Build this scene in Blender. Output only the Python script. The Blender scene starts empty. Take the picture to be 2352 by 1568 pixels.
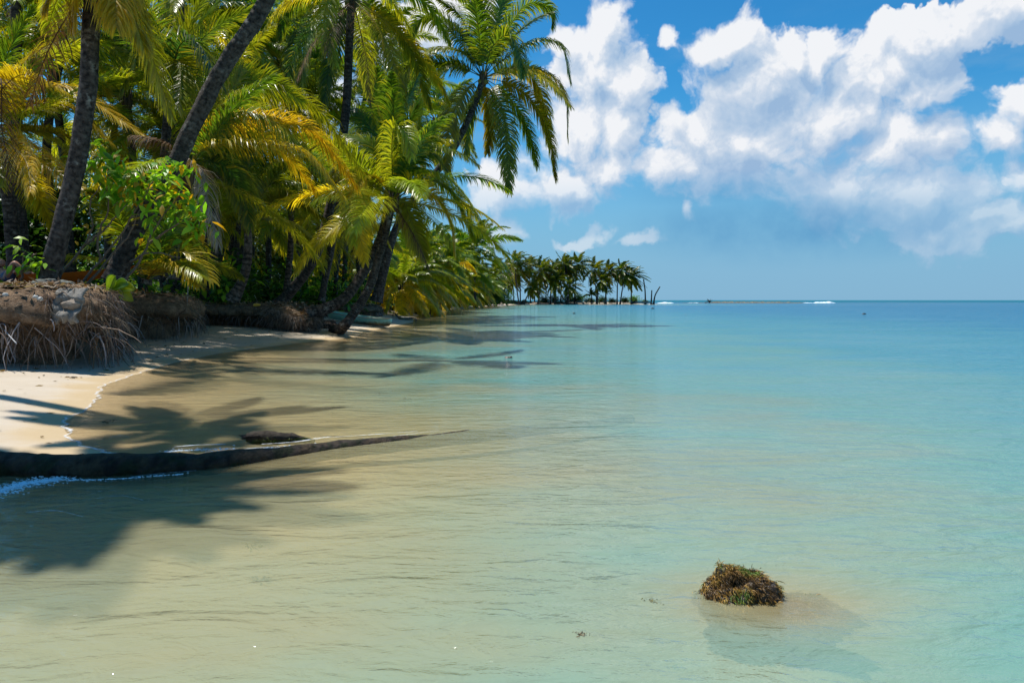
import bpy, math, random
import numpy as np
from mathutils import Vector, noise as mnoise

R = math.radians
rng = np.random.default_rng(11)
random.seed(5)
scene = bpy.context.scene
COL = scene.collection

# ------------------------------------------------------------------ camera, sun, sky
CAM_H = 1.4
PITCH = R(3.46)
cam_d = bpy.data.cameras.new("camera")
cam = bpy.data.objects.new("camera", cam_d); COL.objects.link(cam)
cam_d.sensor_width = 36; cam_d.lens = 24.0
cam_d.clip_start = 0.05; cam_d.clip_end = 60000
cam.location = (0, 0, CAM_H); cam.rotation_euler = (R(90) - PITCH, 0, 0)
scene.camera = cam

SUN_EL = R(69); SUN_AZ = R(-66)            # azimuth from +Y towards +X
sdir = Vector((math.sin(SUN_AZ) * math.cos(SUN_EL), math.cos(SUN_AZ) * math.cos(SUN_EL), math.sin(SUN_EL)))
sun_d = bpy.data.lights.new("sun", 'SUN'); sun_d.energy = 5.0; sun_d.angle = R(0.8); sun_d.color = (1.0, 0.965, 0.90)
sun = bpy.data.objects.new("sun", sun_d); COL.objects.link(sun)
sun.rotation_euler = sdir.to_track_quat('Z', 'Y').to_euler()
sun.location = (-30, 30, 60)

scene.view_settings.view_transform = 'Standard'
scene.view_settings.look = 'None'
scene.view_settings.exposure = 0.24
scene.view_settings.gamma = 1.0
scene.render.engine = 'CYCLES'
scene.cycles.max_bounces = 8
scene.cycles.transparent_max_bounces = 12
scene.cycles.use_denoising = True
scene.cycles.sample_clamp_indirect = 4.0

DS = 1024 / 2352.0
def ray(dx, dy):
    sx = (dx * DS - 512) / 682.67; sy = (341 - dy * DS) / 682.67
    c, s = math.cos(PITCH), math.sin(PITCH)
    return np.array([sx, c + sy * s, -s + sy * c])
def W(dx, dy, Y):
    r = ray(dx, dy); t = Y / r[1]
    return np.array([0, 0, CAM_H]) + r * t
def G(dx, dy, z=0.0):
    r = ray(dx, dy); t = (z - CAM_H) / r[2]
    return np.array([0, 0, CAM_H]) + r * t

# ------------------------------------------------------------------ node helpers
class NT:
    def __init__(s, tree):
        s.t = tree; s.n = tree.nodes; s.l = tree.links
    def new(s, typ, **kw):
        nd = s.n.new(typ)
        for k, v in kw.items(): setattr(nd, k, v)
        return nd
    def put(s, sock, v):
        if v is None: return
        if isinstance(v, bpy.types.NodeSocket): s.l.new(v, sock)
        else:
            try: sock.default_value = v
            except Exception:
                sock.default_value = (*v, 1.0)
    def math(s, op, a, b=None, c=None, clamp=False):
        nd = s.new('ShaderNodeMath', operation=op, use_clamp=clamp)
        s.put(nd.inputs[0], a); s.put(nd.inputs[1], b); s.put(nd.inputs[2], c)
        return nd.outputs[0]
    def vm(s, op, a, b=None, c=None):
        nd = s.new('ShaderNodeVectorMath', operation=op)
        s.put(nd.inputs[0], a); s.put(nd.inputs[1], b); s.put(nd.inputs[2], c)
        return nd.outputs['Value'] if op in ('LENGTH', 'DOT_PRODUCT') else nd.outputs[0]
    def mix(s, f, a, b, blend='MIX'):
        nd = s.new('ShaderNodeMix', data_type='RGBA', blend_type=blend)
        s.put(nd.inputs[0], f); s.put(nd.inputs[6], a); s.put(nd.inputs[7], b)
        return nd.outputs[2]
    def noise(s, vec, scale, detail=4, rough=0.5, dist=0.0, out='Fac', dim='3D'):
        nd = s.new('ShaderNodeTexNoise', noise_dimensions=dim)
        s.put(nd.inputs['Vector'], vec)
        nd.inputs['Scale'].default_value = scale; nd.inputs['Detail'].default_value = detail
        nd.inputs['Roughness'].default_value = rough; nd.inputs['Distortion'].default_value = dist
        return nd.outputs[out]
    def ramp(s, f, stops, interp='LINEAR'):
        nd = s.new('ShaderNodeValToRGB'); cr = nd.color_ramp; cr.interpolation = interp
        while len(cr.elements) < len(stops): cr.elements.new(0.5)
        for e, (p, c) in zip(cr.elements, stops):
            e.position = p; e.color = (*c, 1) if len(c) == 3 else c
        s.put(nd.inputs[0], f)
        return nd.outputs[0]
    def mr(s, v, a, b, c=0.0, d=1.0, smooth=False):
        nd = s.new('ShaderNodeMapRange', interpolation_type='SMOOTHSTEP' if smooth else 'LINEAR')
        s.put(nd.inputs[0], v)
        for i, x in enumerate((a, b, c, d)): s.put(nd.inputs[i + 1], x)
        return nd.outputs[0]
    def mapping(s, vec, scale=(1, 1, 1), rot=(0, 0, 0), loc=(0, 0, 0)):
        nd = s.new('ShaderNodeMapping'); s.put(nd.inputs[0], vec)
        nd.inputs['Scale'].default_value = scale; nd.inputs['Rotation'].default_value = rot
        nd.inputs['Location'].default_value = loc
        return nd.outputs[0]
    def attr(s, name, out='Color'):
        nd = s.new('ShaderNodeAttribute', attribute_name=name); return nd.outputs[out]
    def pos(s): return s.new('ShaderNodeNewGeometry').outputs['Position']
    def obj(s): return s.new('ShaderNodeTexCoord').outputs['Object']
    def bump(s, h, strength=0.5, dist=0.05, normal=None):
        nd = s.new('ShaderNodeBump'); nd.inputs['Strength'].default_value = strength
        nd.inputs['Distance'].default_value = dist; s.put(nd.inputs['Height'], h)
        if normal is not None: s.l.new(normal, nd.inputs['Normal'])
        return nd.outputs[0]
    def bsdf(s, color, rough=0.6, spec=0.4, normal=None, **kw):
        nd = s.new('ShaderNodeBsdfPrincipled')
        s.put(nd.inputs['Base Color'], color); s.put(nd.inputs['Roughness'], rough)
        nd.inputs['Specular IOR Level'].default_value = spec
        if normal is not None: s.l.new(normal, nd.inputs['Normal'])
        return nd.outputs[0]
    def mixs(s, f, a, b):
        nd = s.new('ShaderNodeMixShader'); s.put(nd.inputs[0], f)
        s.l.new(a, nd.inputs[1]); s.l.new(b, nd.inputs[2]); return nd.outputs[0]
    def out(s, sh):
        o = s.new('ShaderNodeOutputMaterial'); s.l.new(sh, o.inputs[0])
def material(name):
    m = bpy.data.materials.new(name); m.use_nodes = True
    m.node_tree.nodes.clear()
    return m, NT(m.node_tree)

# ------------------------------------------------------------------ world: sky and clouds
def build_world():
    w = bpy.data.worlds.new("World"); scene.world = w; w.use_nodes = True
    w.node_tree.nodes.clear(); n = NT(w.node_tree)
    sky = n.new('ShaderNodeTexSky', sky_type='NISHITA')
    sky.sun_disc = False; sky.sun_elevation = SUN_EL; sky.sun_rotation = SUN_AZ
    sky.air_density = 1.0; sky.dust_density = 0.3; sky.ozone_density = 3.0
    hs = n.new('ShaderNodeHueSaturation'); n.l.new(sky.outputs[0], hs.inputs['Color'])
    hs.inputs['Saturation'].default_value = 1.25
    tinted = n.mix(1.0, hs.outputs[0], (0.40, 1.06, 1.16), 'MULTIPLY')
    gen = n.new('ShaderNodeTexCoord').outputs['Generated']
    sep = n.new('ShaderNodeSeparateXYZ'); n.l.new(gen, sep.inputs[0])
    az = n.math('ARCTAN2', sep.outputs[0], sep.outputs[1])
    el = n.math('ARCSINE', sep.outputs[2])
    cmb = n.new('ShaderNodeCombineXYZ'); n.l.new(az, cmb.inputs[0]); n.l.new(el, cmb.inputs[1])
    q = cmb.outputs[0]
    def ae(dx, dy):
        r = ray(dx, dy); r = r / np.linalg.norm(r)
        return math.atan2(r[0], r[1]), math.asin(r[2])
    # cumulus banks, placed by azimuth and elevation
    blobs = [(1388,70,75,85),(1345,150,125,120),(1415,195,85,100),(1330,290,150,140),(1430,300,85,85),(1400,385,110,95),
             (1270,420,150,85),(1140,440,110,70),(1290,90,60,60),
             (1700,95,80,70),(1650,130,70,50),(1805,130,65,65),(1880,135,80,65),(1740,200,190,120),(1600,300,120,90),(1560,370,110,100),
             (1700,345,190,140),(1900,270,230,150),(2060,330,170,160),(2110,460,170,130),(1940,430,230,110),(2150,195,95,75),
             (2170,525,170,65),(2270,490,110,50),(2320,20,200,95),(2160,70,170,80),(2060,130,140,85),(1990,190,150,80),
             (2352,215,75,85),(2300,300,110,55),(2350,395,70,65),(1545,85,38,42),(2400,470,90,60),
             (1145,535,65,55),(1340,545,75,24),(1600,500,32,34),(1480,560,60,18),
             (900,80,160,100),(1060,20,80,60),(700,260,160,120),(2700,250,260,160),(2900,480,300,80)]
    def group():
        g = bpy.data.node_groups.new("cloud_density", 'ShaderNodeTree')
        g.interface.new_socket("V", in_out='INPUT', socket_type='NodeSocketVector')
        g.interface.new_socket("D", in_out='OUTPUT', socket_type='NodeSocketFloat')
        m = NT(g); gi = m.new('NodeGroupInput'); go = m.new('NodeGroupOutput'); v = gi.outputs[0]
        wn = m.noise(v, 9.0, 5, 0.55, out='Color', dim='2D')
        wv = m.vm('MULTIPLY_ADD', wn, (0.10, 0.085, 0), v)
        wv = m.vm('SUBTRACT', wv, (0.05, 0.042, 0))
        acc = None
        for (bx, by, rx, ry) in blobs:
            a, e = ae(bx, by)
            ax = abs(ae(bx + 10, by)[0] - ae(bx - 10, by)[0]) / 20 * rx
            ey = abs(ae(bx, by + 10)[1] - ae(bx, by - 10)[1]) / 20 * ry
            sc = (1 / ax, 1 / ey, 0)
            x = m.vm('MULTIPLY_ADD', wv, sc, (-a / ax, -e / ey, 0))
            ln = m.vm('LENGTH', x)
            acc = ln if acc is None else m.math('SMOOTH_MIN', acc, ln, 0.28)
        f = m.math('SUBTRACT', 1.0, acc)
        f = m.math('MAXIMUM', f, -1.2)
        b1 = m.noise(v, 14.0, 8, 0.6, dim='2D')
        vo = m.new('ShaderNodeTexVoronoi', feature='SMOOTH_F1', voronoi_dimensions='2D')
        m.l.new(wv, vo.inputs['Vector']); vo.inputs['Scale'].default_value = 26
        vo.inputs['Detail'].default_value = 3; vo.inputs['Roughness'].default_value = 0.55
        vo.inputs['Smoothness'].default_value = 0.35
        bv = m.math('SUBTRACT', 0.5, vo.outputs['Distance'])
        d = m.math('MULTIPLY_ADD', m.math('SUBTRACT', b1, 0.48), 0.95, m.math('MULTIPLY_ADD', f, 1.35, 0.17))
        d = m.math('MULTIPLY_ADD', bv, 0.50, d)
        m.l.new(d, go.inputs[0])
        return g
    g = group()
    def dens(v):
        nd = n.new('ShaderNodeGroup'); nd.node_tree = g; n.l.new(v, nd.inputs[0]); return nd.outputs[0]
    d0 = dens(q)
    d1 = dens(n.vm('ADD', q, (-0.016, 0.030, 0)))
    sft = n.mr(n.noise(n.vm('ADD', q, (7.7, 2.2, 0)), 6.0, 3, 0.5, dim='2D'), 0.35, 0.62, 0.13, 0.75)
    sft = n.math('MULTIPLY_ADD', n.mr(el, 0.28, 0.12), 0.35, sft)
    alpha = n.mr(d0, 0.0, sft, 0, 1, True)
    # thin veils low over the horizon
    vn = n.noise(n.vm('MULTIPLY', q, (1.0, 3.2, 1)), 7.0, 6, 0.6, dim='2D')
    veil = n.math('MULTIPLY', n.mr(vn, 0.42, 0.75, 0, 0.55, True), n.mr(el, 0.42, 0.10, 0, 1, True))
    lit = n.math('MULTIPLY_ADD', n.math('SUBTRACT', d0, d1), 0.80, 0.70)
    lown = n.noise(n.vm('ADD', q, (3.1, 1.7, 0)), 5.5, 6, 0.62, 0.3, dim='2D')
    thick = n.math('MULTIPLY', n.mr(lown, 0.34, 0.66, 0.0, 0.46, True), n.mr(d0, 0.15, 0.9, 0.0, 1.0, True))
    a2, e2 = ae(1820, 520); a3, e3 = ae(1700, 430)
    def soft(a, e, rx, ry):
        x = n.vm('MULTIPLY_ADD', q, (1 / rx, 1 / ry, 0), (-a / rx, -e / ry, 0))
        return n.mr(n.vm('LENGTH', x), 1.0, 0.1, 0, 1, True)
    under = n.math('MAXIMUM', soft(a2, e2, 0.30, 0.065), n.math('MULTIPLY', soft(a3, e3, 0.2, 0.05), 0.6))
    wn = n.noise(q, 10, 5, 0.6, dim='2D')
    under = n.math('MULTIPLY', under, n.mr(wn, 0.3, 0.65, 0.35, 1.0))
    lit = n.math('SUBTRACT', lit, thick, clamp=True)
    lit = n.math('MULTIPLY', lit, n.mr(under, 0, 1, 1, 0.15))
    ccol = n.ramp(lit, [(0.0, (0.36, 0.54, 0.79)), (0.25, (0.48, 0.64, 0.85)), (0.6, (0.66, 0.77, 0.92)), (0.98, (1.0, 1.02, 1.06))])
    bg1 = n.new('ShaderNodeBackground'); n.l.new(tinted, bg1.inputs[0]); bg1.inputs[1].default_value = 0.10
    bg2 = n.new('ShaderNodeBackground'); n.l.new(ccol, bg2.inputs[0]); bg2.inputs[1].default_value = 0.75
    bg3 = n.new('ShaderNodeBackground'); bg3.inputs[0].default_value = (0.25, 0.47, 0.70, 1); bg3.inputs[1].default_value = 0.80
    fa = n.mr(el, 0.10, 0.19, 0.5, 1.0, True)
    alpha = n.math('MULTIPLY', alpha, fa)
    under_a = n.math('MULTIPLY', under, 0.55)
    s1 = n.mixs(n.math('MAXIMUM', veil, n.mr(el, 0.30, 0.02, 0, 0.92, True)), bg1.outputs[0], bg3.outputs[0])
    bg4 = n.new('ShaderNodeBackground'); bg4.inputs[0].default_value = (0.09, 0.28, 0.50, 1)
    s1 = n.mixs(n.math('MULTIPLY', under, 0.85), s1, bg4.outputs[0])
    alpha = n.math('MULTIPLY', alpha, n.mr(under, 0.3, 1.0, 1.0, 0.45))
    s2 = n.mixs(alpha, s1, bg2.outputs[0])
    o = n.new('ShaderNodeOutputWorld'); n.l.new(s2, o.inputs[0])
    w.cycles.sampling_method = 'MANUAL'; w.cycles.sample_map_resolution = 512
build_world()

# ------------------------------------------------------------------ object helpers
def meta(o, label=None, cat=None, group=None, kind=None):
    if label: o["label"] = label
    if cat: o["category"] = cat
    if group: o["group"] = group
    if kind: o["kind"] = kind
    return o
def mk(name, V, F, mat, col=None, parent=None, smooth=True, extra=None):
    V = np.asarray(V, dtype=np.float32)
    if parent is not None and parent.parent is None:
        V = V - np.array(parent.location, dtype=np.float32)
    elif parent is not None:
        V = V - np.array(parent.parent.location, dtype=np.float32)
    me = bpy.data.meshes.new(name)
    if isinstance(F, np.ndarray):
        me.vertices.add(len(V)); me.vertices.foreach_set('co', V.ravel())
        m, k = F.shape
        me.loops.add(m * k); me.loops.foreach_set('vertex_index', F.astype(np.int32).ravel())
        me.polygons.add(m); me.polygons.foreach_set('loop_start', np.arange(0, m * k, k, dtype=np.int32))
        me.update(calc_edges=True); me.validate()
    else:
        me.from_pydata([tuple(map(float, v)) for v in V], [], F); me.update()
    if col is not None and len(col) == len(me.vertices):
        a = me.color_attributes.new('col', 'FLOAT_COLOR', 'POINT')
        c = np.ones((len(col), 4), dtype=np.float32); c[:, :3] = np.asarray(col)[:, :3]
        a.data.foreach_set('color', c.ravel())
    if extra:
        for k_, arr in extra.items():
            a = me.attributes.new(k_, 'FLOAT', 'POINT'); a.data.foreach_set('value', np.asarray(arr, dtype=np.float32))
    if smooth: me.polygons.foreach_set('use_smooth', np.ones(len(me.polygons), dtype=bool))
    me.materials.append(mat)
    o = bpy.data.objects.new(name, me); COL.objects.link(o)
    if parent is not None: o.parent = parent
    return o
def empty(name, loc, label=None, cat=None, group=None, kind=None):
    o = bpy.data.objects.new(name, None); COL.objects.link(o); o.location = tuple(float(x) for x in loc)
    o.empty_display_size = 0.3
    return meta(o, label, cat, group, kind)
class MB:
    def __init__(s): s.V = []; s.F = []; s.C = []; s.n = 0
    def add(s, V, F, C=None):
        V = np.asarray(V, float); F = np.asarray(F, int)
        s.V.append(V); s.F.append(F + s.n); s.n += len(V)
        if C is None: C = (0.5, 0.5, 0.5)
        C = np.asarray(C, float)
        if C.ndim == 1: C = np.tile(C[:3], (len(V), 1))
        s.C.append(C)
    def build(s, name, mat, parent=None, smooth=True):
        return mk(name, np.vstack(s.V), np.vstack(s.F), mat, np.vstack(s.C), parent, smooth)
def nrm(a): return a / np.maximum(np.linalg.norm(a, axis=-1, keepdims=True), 1e-9)
def catmull(P, m):
    P = np.asarray(P, float)
    if len(P) == 2:
        t = np.linspace(0, 1, m)[:, None]; return P[0] * (1 - t) + P[1] * t
    Q = np.vstack([2 * P[0] - P[1], P, 2 * P[-1] - P[-2]])
    ts = np.linspace(0, len(P) - 1 - 1e-6, m); i = ts.astype(int); t = (ts - i)[:, None]
    a, b, c, d = Q[i], Q[i + 1], Q[i + 2], Q[i + 3]
    return 0.5 * ((2 * b) + (-a + c) * t + (2 * a - 5 * b + 4 * c - d) * t ** 2 + (-a + 3 * b - 3 * c + d) * t ** 3)
def tube(P, rad, sides=6, cap=True):
    P = np.asarray(P, float); n = len(P)
    T = nrm(np.gradient(P, axis=0))
    ref = np.array([0, 0, 1.0]) if abs(T[:, 2]).mean() < 0.8 else np.array([0, 1.0, 0])
    S = nrm(np.cross(T, ref)); N = np.cross(S, T)
    a = np.linspace(0, 2 * np.pi, sides, endpoint=False)
    rad = np.asarray(rad, float)
    if rad.ndim == 0: rad = np.full(n, float(rad))
    if rad.ndim == 1: rad = np.repeat(rad[:, None], sides, 1)
    V = P[:, None] + rad[..., None] * (np.cos(a)[None, :, None] * S[:, None] + np.sin(a)[None, :, None] * N[:, None])
    i = np.arange(n - 1)[:, None] * sides; j = np.arange(sides)[None]; j2 = (j + 1) % sides
    F = np.stack([i + j, i + j2, i + sides + j2, i + sides + j], -1).reshape(-1, 4)
    V = V.reshape(-1, 3)
    if cap:
        c0 = len(V); V = np.vstack([V, P[0], P[-1]])
        e = (n - 1) * sides
        F0 = [(int(k), int(c0), int((k + 1) % sides), int((k + 1) % sides)) for k in range(0)]
        ex = []
        for k in range(0, sides, 2):
            ex.append((k, c0, (k + 2) % sides, (k + 1) % sides))
            ex.append((e + k, e + (k + 1) % sides, e + (k + 2) % sides, c0 + 1))
        F = np.vstack([F, np.array(ex)])
    return V, F
def fbm(x, y, z=0.0, o=4):
    return mnoise.fractal((x, y, z), 0.8, 2.0, o, noise_basis='PERLIN_ORIGINAL')

# ------------------------------------------------------------------ materials
def mat_leaf(name, gloss=0.38, trans=0.5, spec=0.45):
    m, n = material(name)
    c = n.attr('col'); p = n.obj()
    v = n.noise(p, 3.0, 3, 0.6)
    c2 = n.mix(n.mr(v, 0.35, 0.7, 0, 0.35), c, n.mix(1.0, c, (0.75, 0.6, 0.35), 'MULTIPLY'))
    b = n.bsdf(c2, gloss, spec)
    t = n.new('ShaderNodeBsdfTranslucent'); n.put(t.inputs[0], n.mix(1.0, c2, (1.5, 1.33, 0.55), 'MULTIPLY'))
    n.out(n.mixs(trans, b, t.outputs[0]))
    return m
M_LEAF = mat_leaf("palm_leaf", 0.33, 0.52, 0.6)
M_BROAD = mat_leaf("broad_leaf", 0.42, 0.45, 0.35)
M_DRY = mat_leaf("dry_leaf", 0.7, 0.22, 0.2)
def mat_trunk(name, dark=1.0):
    m, n = material(name)
    c = n.attr('col'); p = n.obj()
    n1 = n.noise(p, 9, 6, 0.65); n2 = n.noise(p, 2.6, 5, 0.6); n3 = n.noise(n.mapping(p, (14, 14, 50)), 1.0, 3, 0.6)
    base = n.mix(n.mr(n1, 0.35, 0.7), (0.016 * dark, 0.013 * dark, 0.011 * dark), (0.12 * dark, 0.10 * dark, 0.085 * dark))
    base = n.mix(1.0, base, n.mix(1.0, c, (2, 2, 2), 'MULTIPLY'), 'MULTIPLY')
    lich = n.math('MULTIPLY', n.mr(n2, 0.55, 0.68), n.mr(n1, 0.45, 0.6))
    base = n.mix(n.math('MULTIPLY', lich, 0.75), base, (0.34, 0.34, 0.30))
    bp = n.bump(n.math('ADD', n1, n.math('MULTIPLY', n3, 0.6)), 0.9, 0.035)
    n.out(n.bsdf(base, 0.85, 0.2, bp)); return m
M_TRUNK = mat_trunk("palm_bark", 1.0)
def mat_col(name, rough=0.8, spec=0.25, bumpscale=20, bs=0.5, vary=0.4, bd=0.02):
    m, n = material(name); c = n.attr('col'); p = n.obj()
    v = n.noise(p, bumpscale, 6, 0.65)
    c2 = n.mix(n.mr(v, 0.3, 0.75, 0, vary * 1.6), c, n.mix(1.0, c, (0.35, 0.33, 0.3), 'MULTIPLY'))
    n.out(n.bsdf(c2, rough, spec, n.bump(v, bs, bd))); return m
M_ROOT = mat_col("root_fibre", 0.8, 0.25, 30, 0.3, 0.3)
M_ROCK = mat_col("wet_rock", 0.3, 0.5, 25, 0.8, 0.6)
M_WEED = mat_col("seaweed", 0.45, 0.25, 60, 0.2, 0.3)
M_OBJ = mat_col("painted_thing", 0.5, 0.4, 12, 0.15, 0.15)
def mat_soil():
    m, n = material("bank_soil"); p = n.pos()
    a = n.noise(p, 5, 8, 0.7); b = n.noise(p, 22, 6, 0.7); c = n.noise(p, 1.2, 4, 0.6)
    col = n.mix(n.mr(a, 0.35, 0.68), (0.09, 0.056, 0.034), (0.38, 0.26, 0.165))
    col = n.mix(n.mr(b, 0.56, 0.74, 0, 0.7), col, (0.50, 0.42, 0.34))
    col = n.mix(n.mr(c, 0.45, 0.7, 0, 0.5), col, (0.10, 0.062, 0.038))
    h = n.math('ADD', a, n.math('MULTIPLY', b, 0.6))
    n.out(n.bsdf(col, 0.95, 0.1, n.bump(h, 1.0, 0.10))); return m
M_SOIL = mat_soil()
def mat_ground():
    m, n = material("sand_and_soil"); p = n.pos()
    soil = n.attr('soil', 'Fac'); sd = n.attr('shore', 'Fac')
    g = n.noise(p, 90, 3, 0.6); b = n.noise(p, 1.4, 5, 0.55); r = n.noise(n.mapping(p, (1.2, 3.4, 1), (0, 0, R(12))), 3.0, 4, 0.6, 0.6)
    sand = n.mix(n.mr(b, 0.3, 0.7), (0.47, 0.39, 0.295), (0.53, 0.45, 0.35))
    sand = n.mix(n.mr(g, 0.35, 0.7, 0, 0.25), sand, (0.35, 0.27, 0.185))
    wet = n.math('ADD', sd, n.mr(b, 0.3, 0.7, -0.25, 0.25))
    wetf = n.mr(wet, 0.15, 0.75, 1.0, 0.0, True)
    sand = n.mix(n.math('MULTIPLY', wetf, 0.8), sand, (0.50, 0.36, 0.19))
    # a few darker weed-grown patches on the sea bed further out
    sp = n.noise(p, 0.09, 5, 0.6)
    bed = n.mr(sd, -6.0, -14.0, 0, 1, True)
    sand = n.mix(n.math('MULTIPLY', n.mr(sp, 0.5, 0.62), n.math('MULTIPLY', bed, 0.75)), sand, (0.10, 0.13, 0.09))
    a = n.noise(p, 6, 8, 0.7)
    sc = n.mix(n.mr(a, 0.4, 0.66), (0.035, 0.026, 0.018), (0.15, 0.11, 0.075))
    col = n.mix(soil, sand, sc)
    h = n.math('ADD', n.math('MULTIPLY', g, 0.15), n.math('ADD', n.math('MULTIPLY', r, 0.8), n.math('MULTIPLY', a, n.math('MULTIPLY', soil, 2.0))))
    rough = n.mr(wetf, 0, 1, 0.9, 0.55)
    n.out(n.bsdf(col, rough, 0.25, n.bump(h, 0.45, 0.05))); return m
def mat_water():
    m, n = material("sea_water"); p = n.pos()
    dep = n.attr('depth', 'Fac')
    cd = n.new('ShaderNodeSeparateXYZ'); n.l.new(p, cd.inputs[0])
    # ripples of three sizes, stretched along the wave fronts
    w1 = n.noise(n.mapping(p, (1.0, 2.6, 1), (0, 0, R(-14))), 1.1, 3, 0.55, 0.8)
    w2 = n.noise(n.mapping(p, (1.0, 2.2, 1), (0, 0, R(10))), 4.2, 4, 0.6, 0.6)
    w3 = n.noise(n.mapping(p, (1.0, 1.9, 1), (0, 0, R(-6))), 15.0, 3, 0.6, 0.4)
    gust = n.noise(n.mapping(p, (1, 2.4, 1)), 0.12, 4, 0.6)
    gf = n.mr(gust, 0.35, 0.65, 0.45, 1.3)
    calm = n.mr(dep, 0.22, 1.1, 0.24, 1.35)
    h = n.math('MULTIPLY', w1, 0.42)
    h = n.math('MULTIPLY_ADD', w2, n.math('MULTIPLY', gf, 0.19), h)
    h = n.math('MULTIPLY_ADD', w3, n.math('MULTIPLY', gf, 0.040), h)
    h = n.math('MULTIPLY', h, calm)
    nb = n.bump(h, 1.0, 0.30)
    nd = n.bump(h, 1.0, 0.38)
    # suspended sand scatters light: milky green-beige in the shallows, turquoise, then blue
    var = n.noise(n.mapping(p, (1, 1.8, 1)), 0.22, 4, 0.6)
    dv = n.math('MULTIPLY', dep, n.mr(var, 0.3, 0.7, 1.02, 1.6))
    body = n.ramp(n.mr(dv, 0, 9.0), [(0.0, (0.56, 0.41, 0.19)), (0.024, (0.47, 0.40, 0.21)), (0.042, (0.33, 0.365, 0.235)), (0.062, (0.16, 0.36, 0.30)),
                                     (0.10, (0.070, 0.27, 0.32)), (0.20, (0.035, 0.185, 0.30)), (0.5, (0.010, 0.135, 0.25)), (1.0, (0.003, 0.125, 0.18))])
    dz = n.new('ShaderNodeBsdfDiffuse'); n.put(dz.inputs[0], body); n.l.new(nd, dz.inputs['Normal'])
    tr = n.new('ShaderNodeBsdfTransparent')
    tint = n.ramp(n.mr(dv, 0, 3.0), [(0.0, (0.96, 0.95, 0.90)), (0.15, (0.88, 0.92, 0.82)), (0.4, (0.60, 0.88, 0.80)), (1.0, (0.22, 0.70, 0.72))])
    n.put(tr.inputs[0], tint)
    turb = n.math('SUBTRACT', 1.0, n.math('POWER', 2.718, n.math('MULTIPLY', dv, -2.3)))
    inner = n.mixs(turb, tr.outputs[0], dz.outputs[0])
    gl = n.new('ShaderNodeBsdfGlossy'); gl.inputs['Roughness'].default_value = 0.06
    n.l.new(nb, gl.inputs['Normal'])
    fr = n.new('ShaderNodeFresnel'); fr.inputs[0].default_value = 1.33; n.l.new(nb, fr.inputs['Normal'])
    fc = n.math('MINIMUM', fr.outputs[0], n.mr(dep, 2.4, 6.0, 0.68, 0.22))
    n.out(n.mixs(fc, inner, gl.outputs[0])); return m
def mat_foam():
    m, n = material("sea_foam"); p = n.pos(); e = n.attr('edge', 'Fac')
    a = n.noise(p, 26, 5, 0.7); b = n.noise(p, 5.0, 4, 0.6)
    f = n.math('ADD', n.math('MULTIPLY', a, 0.6), n.math('MULTIPLY', b, 0.5))
    f = n.math('MULTIPLY_ADD', e, 0.55, f)
    al = n.mr(f, 0.84, 1.25, 0, 0.75, True)
    d = n.bsdf((0.78, 0.82, 0.85), 0.6, 0.3, n.bump(a, 0.8, 0.01))
    t = n.new('ShaderNodeBsdfTransparent')
    n.out(n.mixs(al, t.outputs[0], d)); return m

# ------------------------------------------------------------------ shore line, ground and sea
SHORE = [(-60, -40), (-26, -12), (-13, -3), (-8.2, 1.5), (-6.9, 3.6), (-6.3, 5.0), (-5.2, 5.75), (-4.0, 6.0)]
SHORE += [tuple(G(x, y, 0)[:2]) for x, y in [(300,1046),(232,1036),(170,1012),(148,985),(152,965),(200,938),(226,905),(236,885),(300,863),
          (400,832),(500,811),(620,795),(700,785),(760,779),(820,772),(832,762),(860,757),(895,750),(925,744),(950,738),(948,731),(962,724),(985,716),(1010,712),(1062,708)]]
SHORE += [(-7.6, 125), (-6.2, 150), (-4.0, 180), (1.0, 206), (8, 213), (18, 216), (28, 217), (38, 218), (47, 221), (49, 226), (44, 236), (30, 246), (0, 256), (-60, 290), (-300, 420), (-900, 700), (-900, -60)]
SH = np.array(SHORE, float)
BANK = np.array([(-22, 11.0), (-16, 11.3), (-12.0, 11.9), (-9.6, 12.4), (-8.55, 12.6), (-8.2, 13.1), (-9.0, 14.9), (-11.2, 18.2), (-11.0, 19.2), (-10.1, 20.0), (-10.1, 21.0),
                 (-11.3, 24.0), (-13.0, 27.6), (-11.8, 28.1), (-10.0, 27.2), (-8.6, 26.2), (-7.8, 25.9), (-8.1, 27.2), (-9.6, 30.2), (-11.6, 34.5), (-13.0, 40), (-11.6, 43.8), (-9.0, 43.6), (-8.9, 45.5),
                 (-10.6, 50), (-12.5, 60), (-13.8, 78), (-14.0, 100), (-12.6, 125), (-11, 150), (-9, 180), (-3, 212), (8, 219), (18, 221.5), (28, 222.5), (38, 223), (44, 225), (44, 229), (38, 236), (20, 243), (-20, 256)], float)
INL = np.vstack([BANK, [(-60, 284), (-300, 410), (-900, 690), (-900, -50), (-60, -34), (-30, 0)]])
def seg_dist(X, Y, P, closed=True):
    d = np.full(X.shape, 1e18); n = len(P)
    for i in range(n if closed else n - 1):
        a = P[i]; b = P[(i + 1) % n]; ab = b - a; L = max(ab @ ab, 1e-9)
        t = np.clip(((X - a[0]) * ab[0] + (Y - a[1]) * ab[1]) / L, 0, 1)
        d = np.minimum(d, (X - a[0] - t * ab[0]) ** 2 + (Y - a[1] - t * ab[1]) ** 2)
    return np.sqrt(d)
def inside(X, Y, P):
    c = np.zeros(X.shape, bool); n = len(P)
    for i in range(n):
        x1, y1 = P[i]; x2, y2 = P[(i + 1) % n]
        if y1 == y2: continue
        k = ((y1 > Y) != (y2 > Y)) & (X < (x2 - x1) * (Y - y1) / (y2 - y1) + x1)
        c ^= k
    return c
def sdf(X, Y, P):
    d = seg_dist(X, Y, P); return np.where(inside(X, Y, P), d, -d)
ROCK = G(1712, 1362, 0)
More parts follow.
